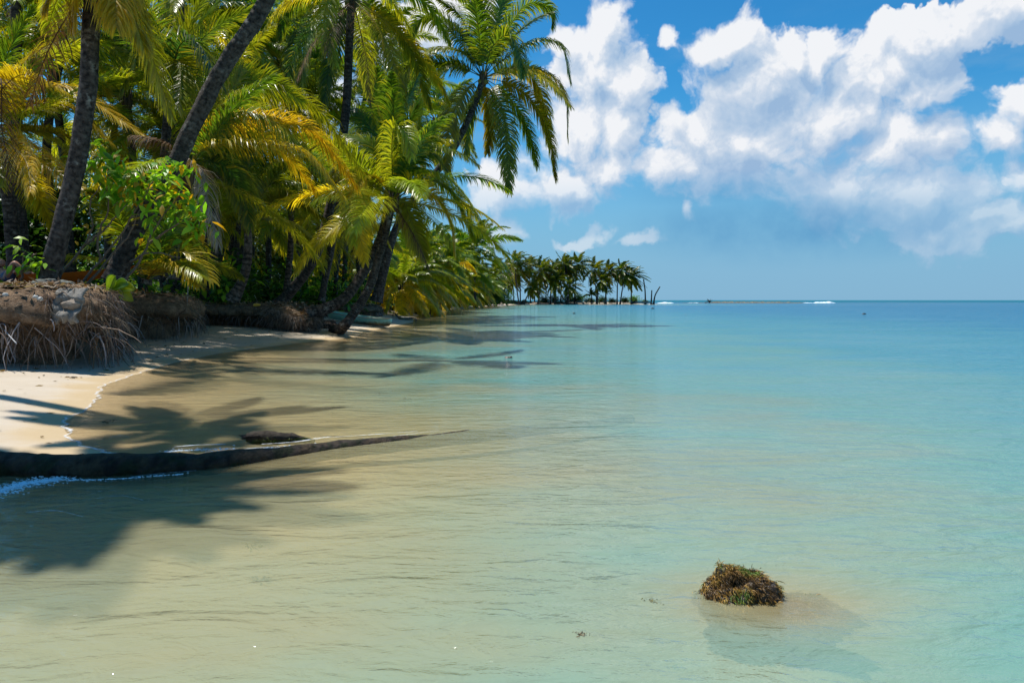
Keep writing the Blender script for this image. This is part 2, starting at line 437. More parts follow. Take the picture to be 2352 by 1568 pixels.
def ztop(X, Y):
    return (1 - 0.42 * np.exp(-((np.asarray(X) + 7.6) ** 2 + (np.asarray(Y) - 26.0) ** 2) / 1.6)) * np.interp(Y, [0, 13, 20, 27, 34, 44, 60, 120, 230], [1.62, 1.60, 1.5, 1.2, 1.0, 1.0, 0.9, 0.9, 0.9])
def ground_z(X, Y):
    X = np.asarray(X, float); Y = np.asarray(Y, float)
    s = sdf(X, Y, SH); b = sdf(X, Y, INL)
    s_in = np.where(s > 0, 0.5 * (1 - np.exp(-s * 0.20)), 0)
    off = np.maximum(-s, 0)
    dep = 0.30 * (1 - np.exp(-off / 2.8)) + 0.020 * off + np.where(off > 12, 0.012 * (off - 12), 0)
    dep = np.minimum(dep, 2.6)
    z = np.where(s > 0, s_in + 0.02 * np.minimum(s, 1), -dep)
    t = np.clip((b - 0.45) / 0.7, 0, 1); t = t * t * (3 - 2 * t)
    z = z * (1 - t) + ztop(X, Y) * t
    ocean = np.clip((Y - 335) / 200, 0, 1) * np.where(s < 0, 1, 0)
    z = z - ocean * 7
    z = z + 0.13 * np.exp(-(((X - ROCK[0] - .1) / .55) ** 2 + ((Y - ROCK[1] + .05) / .40) ** 2))
    return z, s, b, t
def axis(lo, hi, step, far_lo, far_hi, k=1.13):
    a = list(np.arange(lo, hi + 1e-6, step)); s = step
    x = hi
    while x < far_hi: s *= k; x += s; a.append(x)
    s = step; x = lo
    while x > far_lo: s *= k; x -= s; a.insert(0, x)
    return np.array(a)
XS = axis(-13, 9, 0.13, -12000, 12000, 1.09); YS = axis(1.0, 30, 0.14, -60, 22000, 1.05)
GX, GY = np.meshgrid(XS, YS)
def grid_faces(ny, nx):
    i = (np.arange(ny - 1)[:, None] * nx + np.arange(nx - 1)[None]).ravel()
    return np.stack([i, i + 1, i + nx + 1, i + nx], -1)
GZ, GS, GB, GT = ground_z(GX, GY)
F = grid_faces(*GX.shape)
far = (GX ** 2 + GY ** 2) > 18000 ** 2
gr = mk("ground", np.stack([GX, GY, GZ], -1).reshape(-1, 3), F, mat_ground(), extra={'soil': GT.ravel(), 'shore': np.clip(GS, -100, 100).ravel()})
meta(gr, "pale beach sand sloping under the clear water", None, None, "structure")
depth = np.maximum(-GZ, 0)
_rc = G(1712, 1362, 0)
HUSH = 1 - 0.40 * np.exp(-(((GX - _rc[0] - .10) / .30) ** 2 + ((GY - _rc[1] + .14) / .15) ** 2) ** 1.5)
keep = (depth.ravel()[F].max(1) > 0)
wv = np.stack([GX, GY, GX * 0], -1).reshape(-1, 3)
wf = F[keep]; used = np.unique(wf); remap = -np.ones(len(wv), int); remap[used] = np.arange(len(used))
wa = mk("sea_water", wv[used], remap[wf], mat_water(), extra={'depth': (depth * HUSH).ravel()[used]})
meta(wa, "calm clear lagoon water, sandy near shore and blue further out", None, None, "structure")
M_FOAM = mat_foam()
def gz(x, y):
    return float(ground_z(np.array([x]), np.array([y]))[0][0])

# ------------------------------------------------------------------ foam
def ribbon(P, w0, w1, z, name="foam"):
    P = np.asarray(P, float); T = nrm(np.gradient(P, axis=0)); S = np.stack([-T[:, 1], T[:, 0]], -1)
    k = 5; V = []; E = []
    for j in range(k):
        u = j / (k - 1); wv_ = (w0 + (w1 - w0) * np.linspace(0, 1, len(P))) * 1.0
        wob = np.array([mnoise.noise((float(p[0]) * 3, float(p[1]) * 3, 0)) for p in P]) * 0.6 + 1
        q = P + S * ((u - 0.5) * wv_ * wob)[:, None]
        V.append(np.column_stack([q, np.full(len(P), z)])); E.append(np.full(len(P), 1 - abs(u - 0.5) * 2))
    V = np.stack(V, 1).reshape(-1, 3); E = np.stack(E, 1).ravel()
    return V, grid_faces(len(P), k), E
def foam_obj(parts):
    Vs, Fs, Es = [], [], []; n0 = 0
    for V, F_, E in parts:
        Vs.append(V); Fs.append(F_ + n0); Es.append(E); n0 += len(V)
    o = mk("foam", np.vstack(Vs), np.vstack(Fs), M_FOAM, extra={'edge': np.concatenate(Es)})
    return meta(o, "thin white foam line where wavelets meet the sand", None, None, "stuff")
def shore_pts(i0, i1, m, amp):
    P = catmull(SH[i0:i1], m)
    for k in range(m):
        P[k, 0] += amp * mnoise.noise((P[k, 0] * 2.6, P[k, 1] * 2.6, 3.1)) + amp * 0.5 * mnoise.noise((P[k, 0] * 8, P[k, 1] * 8, 1.1))
    return P
fo = []
fo.append(ribbon(shore_pts(7, 20, 420, 0.10), 0.12, 0.12, 0.012))
fo.append(ribbon(shore_pts(19, 23, 160, 0.10), 0.12, 0.15, 0.013))
def gp(L, z=0.0): return np.array([G(x, y, z)[:2] for x, y in L])
for L, a, b in [([(-60,1150),(40,1118),(100,1105),(140,1099)], 0.42, 0.16), ([(-60,1120),(60,1112),(170,1100)], 0.14, 0.08),
                ([(300,1098),(370,1090),(450,1083)], 0.05, 0.04), ([(470,1040),(600,1030),(720,1022),(800,1016)], 0.10, 0.07),
                ([(330,1046),(430,1036),(520,1032)], 0.10, 0.08), ([(400,1028),(450,1024),(520,1022)], 0.12, 0.10), ([(600,1022),(680,1016),(760,1004)], 0.12, 0.16),
                ([(720,1008),(820,1002),(960,992)], 0.10, 0.06), ([(780,1018),(900,1004),(1010,990)], 0.05, 0.04), ([(255,1005),(275,1002),(300,1006)], 0.05, 0.04),
                ([(60,1180),(130,1176),(190,1190)], 0.04, 0.03), ([(200,1150),(280,1142),(330,1152)], 0.03, 0.03)]:
    fo.append(ribbon(catmull(gp(L), 60), a, b, 0.014))
foam_obj(fo)

M_BREAK, _n = material("breaker_foam"); _p = _n.pos()
_n.out(_n.bsdf(_n.mix(_n.mr(_n.noise(_p, 1.2, 4, 0.6), 0.4, 0.6), (0.62, 0.76, 0.82), (0.88, 0.90, 0.92)), 0.7, 0.3))
# breakers on the reef edge
def breaker(x0, x1, Y, h, label):
    n = 60; xs = np.linspace(x0, x1, n); V = []; k = 7
    for i, x in enumerate(xs):
        e = math.sin(math.pi * i / (n - 1)) ** 0.6
        hh = h * e * (0.55 + 0.8 * abs(mnoise.noise((x * 0.35, Y, 0))))
        for j in range(k):
            a = math.pi * j / (k - 1)
            V.append((x, Y + math.cos(a) * 2.2 * e + 0.6 * mnoise.noise((x * 0.2, 3, 1)), -0.02 + math.sin(a) * hh))
    o = mk("breaker", V, grid_faces(n, k), M_BREAK); meta(o, label, "wave", "white breakers on the outer reef"); return o
SL = DS / 682.67
def xat(dx, Y): return (dx - 1176) * SL * Y
breaker(xat(1508,300), xat(1548,300), 300, 0.75, "white breaker right beside the tip of the palm point")
breaker(xat(1576,345), xat(1610,345), 345, 0.30, "small low breaker between the palm point and the reef driftwood")
breaker(xat(1815,335), xat(1868,335), 335, 0.40, "long thin breaker at the right end of the brown reef")
breaker(xat(1866,330), xat(1918,330), 330, 0.95, "largest white breaker on the open sea horizon")
breaker(xat(1712,350), xat(1745,350), 350, 0.55, "white breaker behind the middle of the brown reef")
# reef flat
def reef():
    n = 240; k = 9; V = []
    xs = np.linspace(xat(1540, 335), xat(1850, 335), n)
    for i, x in enumerate(xs):
        e = math.sin(math.pi * min(1, i / (n - 1) * 1.0)) ** 0.35
        for j in range(k):
            u = j / (k - 1) * 2 - 1
            z = -0.15 + (0.85 + 0.6 * mnoise.noise((x * 0.6, u * 2, 0)) + 0.25 * mnoise.noise((x * 2.3, u * 5, 4))) * (1 - u * u) * e * (0.8 if i > n * 0.3 else 0.35)
            V.append((x, 335 + u * 7, z))
    C = np.tile((0.16, 0.13, 0.075), (len(V), 1)) * rng.uniform(0.5, 1.5, (len(V), 1))
    o = mk("reef", V, grid_faces(n, k), M_ROOT, C); meta(o, "low brown rubble reef strip along the horizon", "reef")
reef()

# ------------------------------------------------------------------ fronds, trunks and palms
GREEN = np.array((0.065, 0.175, 0.014)); MID = np.array((0.150, 0.260, 0.016)); LIME = np.array((0.33, 0.39, 0.020)); YEL = np.array((0.60, 0.49, 0.022))
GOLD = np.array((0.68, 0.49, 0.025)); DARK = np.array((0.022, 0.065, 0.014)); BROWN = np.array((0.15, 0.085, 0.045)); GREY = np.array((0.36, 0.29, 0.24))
def frond_geo(P, n=70, lmax=0.8, w=0.045, hang=0.35, K=3, col=MID, petiole=0.14, rachis=0.028, roll=0.0, wind=(0, 0, 0), vee=0.25, tipcol=None, rag=0.0, pet_col=None):
    P = catmull(P, 26); seg = np.linalg.norm(np.diff(P, axis=0), axis=1); L = seg.sum(); cs = np.concatenate([[0], np.cumsum(seg)]) / L
    T0 = nrm(np.gradient(P, axis=0))
    ch = P[-1] - P[0]; h = np.array([ch[0], ch[1], 0.0])
    if np.linalg.norm(h) < 0.15 * np.linalg.norm(ch): h = np.array([rng.normal(), rng.normal(), 0])
    h = h / np.linalg.norm(h); s0 = np.array([-h[1], h[0], 0])
    s = petiole + (1 - petiole) * (np.arange(n) + 0.5) / n
    C = np.stack([np.interp(s, cs, P[:, i]) for i in range(3)], -1); T = nrm(np.stack([np.interp(s, cs, T0[:, i]) for i in range(3)], -1))
    S = nrm(s0[None] - T * (T @ s0)[:, None]); N = np.cross(T, S); N = np.where(N[:, 2:3] * 1.0 < -0.2, N, N)
    if N[n // 4, 2] < 0: N = -N
    S2 = S * math.cos(roll) + N * math.sin(roll); N2 = N * math.cos(roll) - S * math.sin(roll)
    sp = (s - petiole) / (1 - petiole)
    ll = lmax * np.interp(sp, [0, .12, .38, .72, 1], [.5, .85, 1, .8, .32])
    ang = np.interp(sp, [0, 1], [R(22), R(62)])
    Vs, Fs, Cs = [], [], []; nv = 0
    for side in (-1, 1):
        jit = rng.normal(0, 0.075, (n, 3)); a = ang + rng.normal(0, 0.08, n)
        D = S2 * (side * np.cos(a))[:, None] + T * np.sin(a)[:, None] + N2 * (vee * (1 - sp))[:, None] + jit
        D = nrm(D); l = ll * rng.uniform(0.85, 1.1, n)
        if rag > 0: l = l * np.where(rng.random(n) < rag, rng.uniform(0.15, 0.6, n), 1)
        pos = C.copy(); prof = np.interp(np.linspace(0, 1, K + 1), [0, .15, .5, 1], [.6, 1, .85, .08])
        rows = []
        wn = np.array(wind)
        for k in range(K + 1):
            wd = nrm(np.cross(D, N2 + 0.25 * side * S2 + jit * 2)); ww = w * prof[k] * 0.5
            rows.append(np.stack([pos - wd * ww, pos + wd * ww], 1))
            if k < K:
                pos = pos + D * (l / K)[:, None]
                D = nrm(D + np.array([0, 0, -1.0]) * hang * (0.5 + k * 0.55) * (3.0 / K) + wn * 0.5)
        V = np.stack(rows, 1)                                  # n, K+1, 2, 3
        b = (np.arange(n) * (K + 1) * 2)[:, None] + (np.arange(K) * 2)[None]
        Fq = np.stack([b, b + 1, b + 3, b + 2], -1).reshape(-1, 4)
        lv = rng.uniform(0.7, 1.3, n)[:, None, None] * np.ones((1, (K + 1), 1))
        tc = col if tipcol is None else tipcol
        tt = np.linspace(0, 1, K + 1)[None, :, None] ** 2 * (0.35 + 0.65 * sp[:, None, None])
        cc = (col * (1 - tt) + tc * tt) * lv
        yl = (rng.random(n) < 0.10)[:, None, None]
        cc = np.where(yl, cc * 0.5 + YEL * 0.4, cc)
        Cs.append(np.repeat(cc[:, :, None, :], 2, 2).reshape(-1, 3))
        Vs.append(V.reshape(-1, 3)); Fs.append(Fq + nv); nv += n * (K + 1) * 2
    rr = np.interp(np.linspace(0, 1, 26), [0, .06, .2, 1], [rachis * 1.9, rachis, rachis * .7, rachis * 0.16])
    V, F_ = tube(P, rr, 4, False)
    Vs.append(V); Fs.append(F_ + nv)
    pc = (col * 0.5 + np.array((0.20, 0.19, 0.05)) * 0.5) if pet_col is None else pet_col
    Cs.append(np.tile(pc, (len(V), 1)))
    return np.vstack(Vs), np.vstack(Fs), np.vstack(Cs)
def arc(base, az, el0, L, bend, m=9, wind=(0, 0, 0), tw=0.0):
    d = np.array([math.cos(az) * math.cos(el0), math.sin(az) * math.cos(el0), math.sin(el0)])
    P = [np.array(base, float)]
    for i in range(m):
        P.append(P[-1] + d * L / m)
        f = (0.35 + 1.3 * i / m)
        d = d + np.array([0, 0, -1]) * bend * f * (3.0 / m) * (1.05 - 0.6 * max(0, -d[2])) + np.array(wind) * f / m * 3
        d = d / np.linalg.norm(d)
    return np.array(P)
def trunk_geo(P, r0, r1, sides=14, ring=0.10, m=None, flare=1.5, tint=(0.5, 0.5, 0.5), bands=0.35, rough=0.03):
    P = np.asarray(P, float); L = np.linalg.norm(np.diff(P, axis=0), axis=1).sum()
    m = m or max(8, min(260, int(L / (ring / 3.0))))
    Q = catmull(P, m); t = np.linspace(0, 1, m); s = t * L
    r = r0 + (r1 - r0) * t ** 0.7; r = r * (1 + (flare - 1) * np.exp(-s / 0.45))
    ph = (s / ring + 0.35 * np.sin(s * 1.7)) % 1.0
    rr = r * (1 + 0.05 * (1 - ph))
    a = np.arange(sides)
    nz = np.array([[mnoise.noise((float(s[i]) * 2.2, float(math.cos(2 * math.pi * j / sides)) * 1.3, float(math.sin(2 * math.pi * j / sides)) * 1.3 + r0 * 50)) for j in a] for i in range(m)])
    R2 = rr[:, None] * (1 + rough * 2.4 * nz)
    V, F_ = tube(Q, R2, sides, True)
    c = np.clip(1 + bands * ((ph > 0.72) * -1.6 + 0.4), 0.2, 1.6)[:, None, None] * np.array(tint)[None, None] * np.ones((1, sides, 1)) * (1 + 0.25 * nz[..., None])
    C = np.vstack([c.reshape(-1, 3), c[0, 0], c[-1, 0]])
    return V, F_, C, Q
def add_trunk(root, P, r0, r1, **kw):
    V, F_, C, Q = trunk_geo(P, r0, r1, **kw)
    return mk("trunk", V, F_, M_TRUNK, C, root)
def pick(t):
    """leaf colour from young (0) to old (1)"""
    stops = [0, .25, .5, .75, 1.0]; cs = [LIME * 0.8, GREEN, MID, LIME, YEL]
    return np.array([np.interp(t, stops, [c[i] for c in cs]) for i in range(3)])
def add_frond(root, P, dead=False, **kw):
    V, F_, C = frond_geo(P, **kw)
    return mk("dead_frond" if dead else "frond", V, F_, M_DRY if dead else M_LEAF, C, root, smooth=False)
def random_crown(top, n, L, seed, lean=(0, 0), wind=(0, 0, 0), old=1.0, el_hi=78, el_lo=-35, bend=0.42, bright=1.0, yellow=0.0, az_skip=None):
    """list of (curve, colour index) for a crown of n fronds"""
    r = np.random.default_rng(seed); out = []
    for i in range(n):
        t = (i + 0.5) / n; az = i * 2.39996 + r.normal(0, 0.2)
        if az_skip:
            d = (az - az_skip[0] + math.pi) % (2 * math.pi) - math.pi
            if abs(d) < az_skip[1] and t > az_skip[2]: continue
        el = R(el_hi + (el_lo - el_hi) * t ** 0.85 + r.normal(0, 7))
        l = L * (0.72 + 0.28 * min(1, t * 2.5)) * r.uniform(0.88, 1.1)
        b = bend * (0.55 + 0.75 * t) * r.uniform(0.8, 1.25)
        P = arc(top, az, el, l, b, wind=wind)
        ci = min(1, max(0, 0.15 + 0.75 * t * old + r.normal(0, 0.10) + yellow))
        out.append((P, ci * 1.0))
    return out
def coconuts(root, top, n, rad, seed, col=(0.20, 0.16, 0.03)):
    r = np.random.default_rng(seed)
    for i in range(n):
        a = r.uniform(0, 6.28); c = np.array(top) + np.array([math.cos(a) * rad, math.sin(a) * rad, -0.18 - 0.25 * r.random()])
        V, F_ = ball(c, (0.10, 0.10, 0.135), 8, 6)
        mk("coconut", V, F_, M_OBJ, np.tile(np.array(col) * r.uniform(0.7, 1.4), (len(V), 1)), root)
def ball(c, r, nu=12, nv=8, disp=0.0, seed=0):
    V = []; 
    for j in range(nv + 1):
        ph = math.pi * j / nv
        for i in range(nu):
            th = 2 * math.pi * i / nu
            d = np.array([math.sin(ph) * math.cos(th), math.sin(ph) * math.sin(th), math.cos(ph)])
            k = 1 + disp * mnoise.fractal(tuple(d * 1.7 + seed), 0.8, 2.0, 4)
            V.append(np.array(c) + d * np.array(r) * k)
    F_ = []
    for j in range(nv):
        for i in range(nu):
            a = j * nu + i; b = j * nu + (i + 1) % nu
            F_.append((a, b, b + nu, a + nu))
    return np.array(V), np.array(F_)

def boots(root, top, seed, n=10):
    """fibrous sheath and leaf bases at the head of the trunk"""
    mb = MB(); r = np.random.default_rng(seed)
    for i in range(n):
        a = i * 2.4; d = np.array([math.cos(a), math.sin(a), 0])
        P = np.array([np.array(top) + d * 0.08 + [0, 0, -0.45], np.array(top) + d * 0.16 + [0, 0, -0.15], np.array(top) + d * 0.2 + [0, 0, 0.15 + 0.2 * r.random()]])
        V, F_ = tube(catmull(P, 5), [0.07, 0.075, 0.07, 0.05, 0.03], 6, True)
        mb.add(V, F_, np.array((0.10, 0.07, 0.04)) * r.uniform(0.6, 1.5))
    mb.build("leaf_base", M_ROOT, root)

def palm(label, base, path, r0, r1, top=None, crown=None, L=4.5, n=20, seed=1, explicit=(), Y=None, group="coconut palms crowding the shore", detail=1.0, nuts=0,
         trunk_kw=None, wind=(0, 0, 0), hang=0.4, w=0.05, skirt=0, separate=True, name="coconut_palm", old=1.0, yellow=0.0, bend=0.42, el_lo=-35, el_hi=78, bright=1.0, az_skip=None, lmax=None, boot=True):
    base = np.asarray(base, float)
    root = empty(name, base, label, "palm tree", group)
    P = np.vstack([base[None], np.asarray(path, float)]) if len(path) else base[None]
    if len(P) > 1: add_trunk(root, P, r0, r1, **(trunk_kw or {}))
    top = np.asarray(P[-1] if top is None else top, float)
    npair = int(140 * detail); K = 3 if detail > 0.45 else 2; w = w * 0.8 if detail > .85 else w
    lm = lmax or L * 0.19
    fr = []
    r = np.random.default_rng(seed + 77)
    for e in explicit:
        pts = [top] + [np.asarray(q, float) for q in e[0]]
        fr.append((np.array(pts), e[1], e[2] if len(e) > 2 else {}))
    for P_, ci in random_crown(top, n, L, seed, wind=wind, old=old, bend=bend, el_lo=el_lo, el_hi=el_hi, yellow=yellow, az_skip=az_skip):
        fr.append((P_, ci, {}))
    for k in range(skirt):
        P_ = arc(top + np.array([0, 0, -0.2]), r.uniform(0, 6.28), R(-35 + r.normal(0, 10)), L * 0.8, 0.7)
        fr.append((P_, 'dead', {}))
    mb = MB(); mbd = MB()
    for P_, ci, kw in fr:
        dead = isinstance(ci, str)
        if dead: c = (BROWN if ci == 'dead' else GREY) * r.uniform(0.7, 1.25); tc = c * 1.2
        elif isinstance(ci, np.ndarray): c = ci; tc = ci * 0.6 + YEL * 0.5
        else:
            c = pick(ci) * r.uniform(0.8, 1.2) * bright; tc = c * 0.6 + YEL * 0.4 * min(1, ci * 1.3)
        a = dict(n=npair, lmax=lm * r.uniform(0.9, 1.1), w=max(w, .0019 * base[1]) if detail > .85 else w, hang=hang * (0.6 + 0.6 * (ci if not (dead or isinstance(ci, np.ndarray)) else 1)) * r.uniform(0.7, 1.3), K=K, col=c, tipcol=tc,
                 roll=r.normal(0, 0.35), wind=np.array(wind) * 0.6, rag=0.14, rachis=0.03 * max(1, (1 - detail) * 1.4))
        if dead: a.update(n=int(npair * 0.6), hang=1.1, w=w * 0.6, vee=0, rag=0.4, pet_col=c)
        a.update(kw)
        if separate: add_frond(root, P_, dead=dead, **a)
        else:
            V, F_, C = frond_geo(P_, **a); (mbd if dead else mb).add(V, F_, C)
    if not separate:
        mb.build("crown", M_LEAF, root, smooth=False)
        if mbd.n: mbd.build("dead_frond", M_DRY, root, smooth=False)
    if boot and detail > 0.5: boots(root, top, seed)
    if nuts: coconuts(root, top, nuts, 0.22, seed)
    return root
def wp(L, Y):
    if isinstance(Y, (int, float)): Y = [Y] * len(L)
    return [W(x, y, yy) for (x, y), yy in zip(L, Y)]
def bz(pts, Y, dY=0.0):
    """frond waypoints: depth drifts by dY along the frond"""
    return [W(x, y, Y + dY * (i + 1) / len(pts)) for i, (x, y) in enumerate(pts)]

# --- palm on the left of the beach with an upright grey trunk, crown above the picture
palm("tall palm with thick grey upright trunk at the left, golden fronds hanging", W(108, 655, 15.2), wp([(132,560),(152,480),(175,380),(190,290),(203,190),(208,90),(214,-10),(216,-60)], 15.0), 0.19, 0.165, L=4.2, n=3, seed=4,
     Y=15, yellow=0.12, skirt=1, hang=0.5, w=0.05, el_lo=-20, trunk_kw=dict(flare=1.25, bands=0.15, ring=0.13),
     explicit=[(bz([(196,-80),(176,-20),(168,62)],15,-.5), GOLD*.8, dict(hang=1.2, lmax=.8)), (bz([(235,-90),(262,-30),(268,60)],15,-.8), GOLD*.8, dict(hang=1.3, lmax=.95)),
               (bz([(250,-100),(300,20),(330,110)],15,-.2), YEL*.7, dict(hang=1.3, lmax=.95)), (bz([(260,-90),(318,40),(395,270)],15,0.6), LIME*.8, dict(hang=.8)), (bz([(190,-90),(140,-60),(100,20)],15,-.5), YEL*.6, dict(hang=1.2))])
# --- leaning dark trunk crossing the picture's upper left
palm("dark trunk leaning right across the left grove, crown above the picture's top", W(262, 645, 17.3), wp([(285,585),(318,515),(360,450),(400,385),(428,320),(456,262),(490,195),(528,130),(570,72),(607,10),(650,-75),(680,-140)], 17.3), 0.23, 0.17,
     L=4.2, n=6, seed=9, el_lo=-25, trunk_kw=dict(flare=1.3, bands=0.25, ring=0.16, rough=0.05), bend=.45)
# --- offshore-leaning neighbour left of the picture, its crown throws the shade in the foreground
palm("palm standing left of the picture, seen only by its shade on the water", (-11.6, 9.4, 1.3), [(-10.8, 8.6, 3.5), (-8.8, 7.4, 6.4), (-6.5, 6.6, 9.2)], 0.2, 0.15, L=2.1, n=38, seed=21, w=0.09, hang=0.5, separate=False, detail=0.8, group="coconut palms left of the picture")
palm("unseen palm added left of the picture to shade the shallows", (-13.6, 12.6, 1.6), [(-13.2, 12.2, 4.0), (-11.0, 10.8, 6.8), (-7.3, 9.5, 9.6)], 0.2, 0.15, L=2.0, n=15, seed=22, w=0.08, separate=False, detail=0.8, group="coconut palms left of the picture")  # added out of view, crown placed to throw a shade patch on the shallows
# --- dark trunk at the left edge, golden drooping fronds
palm("dark trunk at the left edge below drooping golden fronds", W(42, 650, 18.6), wp([(30,560),(22,480),(8,400),(-20,330),(-40,290)], 18.6), 0.17, 0.14, L=4.4, n=8, seed=31, yellow=.1,
     explicit=[(bz([(20,265),(80,255),(175,205)],18.4,-1.5), LIME*.9, dict(roll=.5)), (bz([(20,180),(100,110),(190,72)],18,-1.5), YEL*.7, dict(roll=.9)), (bz([(30,235),(150,200),(330,310)],18,1.2), GOLD*.85, dict(hang=.35, roll=.4)),
               (bz([(10,320),(80,355),(200,440)],18,-2), GOLD*.9, dict(hang=.9)), (bz([(20,330),(60,370),(70,440)],17.6,-2.5), GOLD*.95, dict(hang=1.1)), (bz([(0,210),(60,170),(150,210)],18,-2), YEL*.8, dict(hang=.6)),
               (bz([(60,180),(150,110),(240,100)],19,1.5), LIME, dict(hang=.4)), (bz([(0,180),(5,300),(35,430)],16,-.5), 'dead', dict(hang=1.0)), (bz([(70,240),(170,250),(260,330)],18.5,1), YEL*.75, dict(hang=.6)), (bz([(60,300),(150,310),(200,380)],19,0), LIME*.8, dict(hang=.6))])
palm("thin dark trunk at the top left corner", W(30, 640, 23), wp([(34,480),(38,300),(38,120),(36,-10),(36,-60)], 23), 0.17, 0.14, L=4.6, n=14, seed=33, trunk_kw=dict(bands=.2), detail=.8)
palm("slim palm leaning left behind the upright grey trunk near the top", W(165, 640, 29), wp([(150,400),(118,160),(98,60),(80,-30),(70,-80)], 29), 0.16, 0.13, L=4.8, n=18, seed=35, detail=.8, skirt=2)
# --- dark green palm with upright fronds
palm("dark green palm with upright fronds right of the grey trunk", W(350, 640, 24), wp([(365,500),(378,360),(388,230)], 24), 0.17, 0.14, L=5.6, n=9, seed=41, hang=.3, lmax=1.15, el_lo=-15,
     explicit=[(bz([(392,130),(388,50),(372,-60)],24,1), GREEN*.7, dict(roll=1.3, vee=.05, hang=.12)), (bz([(440,120),(500,60),(590,15)],24,.5), MID*.8, dict(hang=.25)), (bz([(420,150),(450,70),(520,-20)],24,-1), GREEN, dict(roll=.9, hang=.2)),
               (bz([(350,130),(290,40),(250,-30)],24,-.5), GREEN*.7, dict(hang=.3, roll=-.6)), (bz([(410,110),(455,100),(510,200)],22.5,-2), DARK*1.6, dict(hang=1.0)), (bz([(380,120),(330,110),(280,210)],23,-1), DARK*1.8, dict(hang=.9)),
               (bz([(440,180),(520,150),(600,200)],24.5,.5), GREEN, dict(hang=.6)), (bz([(400,140),(415,170),(408,250)],22.5,-2), LIME*.6, dict(hang=.3))])
# --- palm with the great golden arching fronds
palm("low palm throwing long golden arching fronds over the beach, behind the leaning trunk", W(392, 640, 20.5), wp([(400,560),(415,470),(430,400)], 20.5), 0.15, 0.13, L=5.2, n=4, seed=51, hang=.7,
     explicit=[(bz([(480,300),(600,272),(720,300),(822,430)],20.5,1.5), GOLD*.85, dict(lmax=1.25, hang=1.0, n=190)), (bz([(490,260),(600,205),(720,240),(835,400)],21,2.5), LIME*.75, dict(lmax=1.25, hang=1.0, n=190)),
               (bz([(470,340),(580,330),(700,350),(790,450)],20.2,.5), YEL*.8, dict(lmax=1.2, hang=1.1, n=165)), (bz([(470,300),(560,255),(660,300),(740,400)],20.8,.5), MID, dict(lmax=1.1, hang=1.1, n=165)),
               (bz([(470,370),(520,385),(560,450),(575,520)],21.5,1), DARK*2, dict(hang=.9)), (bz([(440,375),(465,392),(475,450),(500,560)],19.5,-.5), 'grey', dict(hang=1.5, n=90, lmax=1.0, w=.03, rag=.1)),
               (bz([(450,330),(500,270),(560,150)],21.5,1), LIME*.7, dict(hang=.5, lmax=1.0)), (bz([(400,345),(360,320),(310,310)],20,-1), 'dead', dict(hang=1.2))])
# --- ringed palm
palm("ringed pale trunk of a young palm with green petioles in the middle of the grove", W(532, 690, 28.5), wp([(552,655),(566,610),(570,560),(568,508)], 28.5), 0.21, 0.15, L=5.0, n=5, seed=61, hang=.75, lmax=1.1, el_lo=-5,
     trunk_kw=dict(ring=0.2, bands=0.6, tint=(1.0, .85, .75), flare=1.7), bright=.75,
     explicit=[(bz([(565,430),(572,360),(580,300)],28.5,0), MID*.8, dict(petiole=.35, rachis=.045)), (bz([(595,450),(650,415),(760,440)],28.5,1), MID*.9, dict(petiole=.3, rachis=.045, hang=.9)), (bz([(600,480),(660,450),(745,500)],28.5,-1), LIME*.6, dict(petiole=.3, rachis=.045, hang=.9)),
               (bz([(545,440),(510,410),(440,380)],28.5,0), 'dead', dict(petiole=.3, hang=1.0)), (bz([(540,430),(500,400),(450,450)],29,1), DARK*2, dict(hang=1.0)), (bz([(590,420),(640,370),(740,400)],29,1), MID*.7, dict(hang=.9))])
# --- slanting trunk running up to the high crown
palm("palm with slanting dark trunk behind the root bank and high shaggy crown", W(640, 700, 31), wp([(668,668),(706,620),(735,560),(755,490),(768,420),(785,330),(795,250),(800,160),(803,80),(808,-5)], 31), 0.24, 0.17, L=6.2, n=9, seed=71, nuts=5, hang=.7, el_lo=-30, lmax=1.0,
     trunk_kw=dict(flare=1.5, ring=.14), skirt=2, yellow=.03, bend=.5,
     explicit=[(bz([(740,20),(700,110),(690,240)],31,-1), MID*.9, dict(hang=.7)), (bz([(770,-40),(745,50),(770,150)],30,-2), LIME*.9, dict(hang=.7)), (bz([(830,80),(845,160),(852,245)],30.5,-1), 'dead', dict(hang=1.2, lmax=.9, n=90)),
               (bz([(880,30),(950,130),(990,250)],31,1), LIME*.6, dict(hang=.8)), (bz([(900,-30),(980,10),(1035,100)],31,0), MID, dict(hang=.8)), (bz([(700,0),(660,20),(640,90)],31.5,1), GREEN, dict(hang=1.0)),
               (bz([(860,50),(900,130),(930,240)],30.5,-1), YEL*.6, dict(hang=.8)), (bz([(730,40),(670,130),(665,220)],32,1), DARK*1.6, dict(hang=.9)), (bz([(780,60),(760,140),(742,250)],31.5,0), GREEN*.8, dict(hang=.9))])
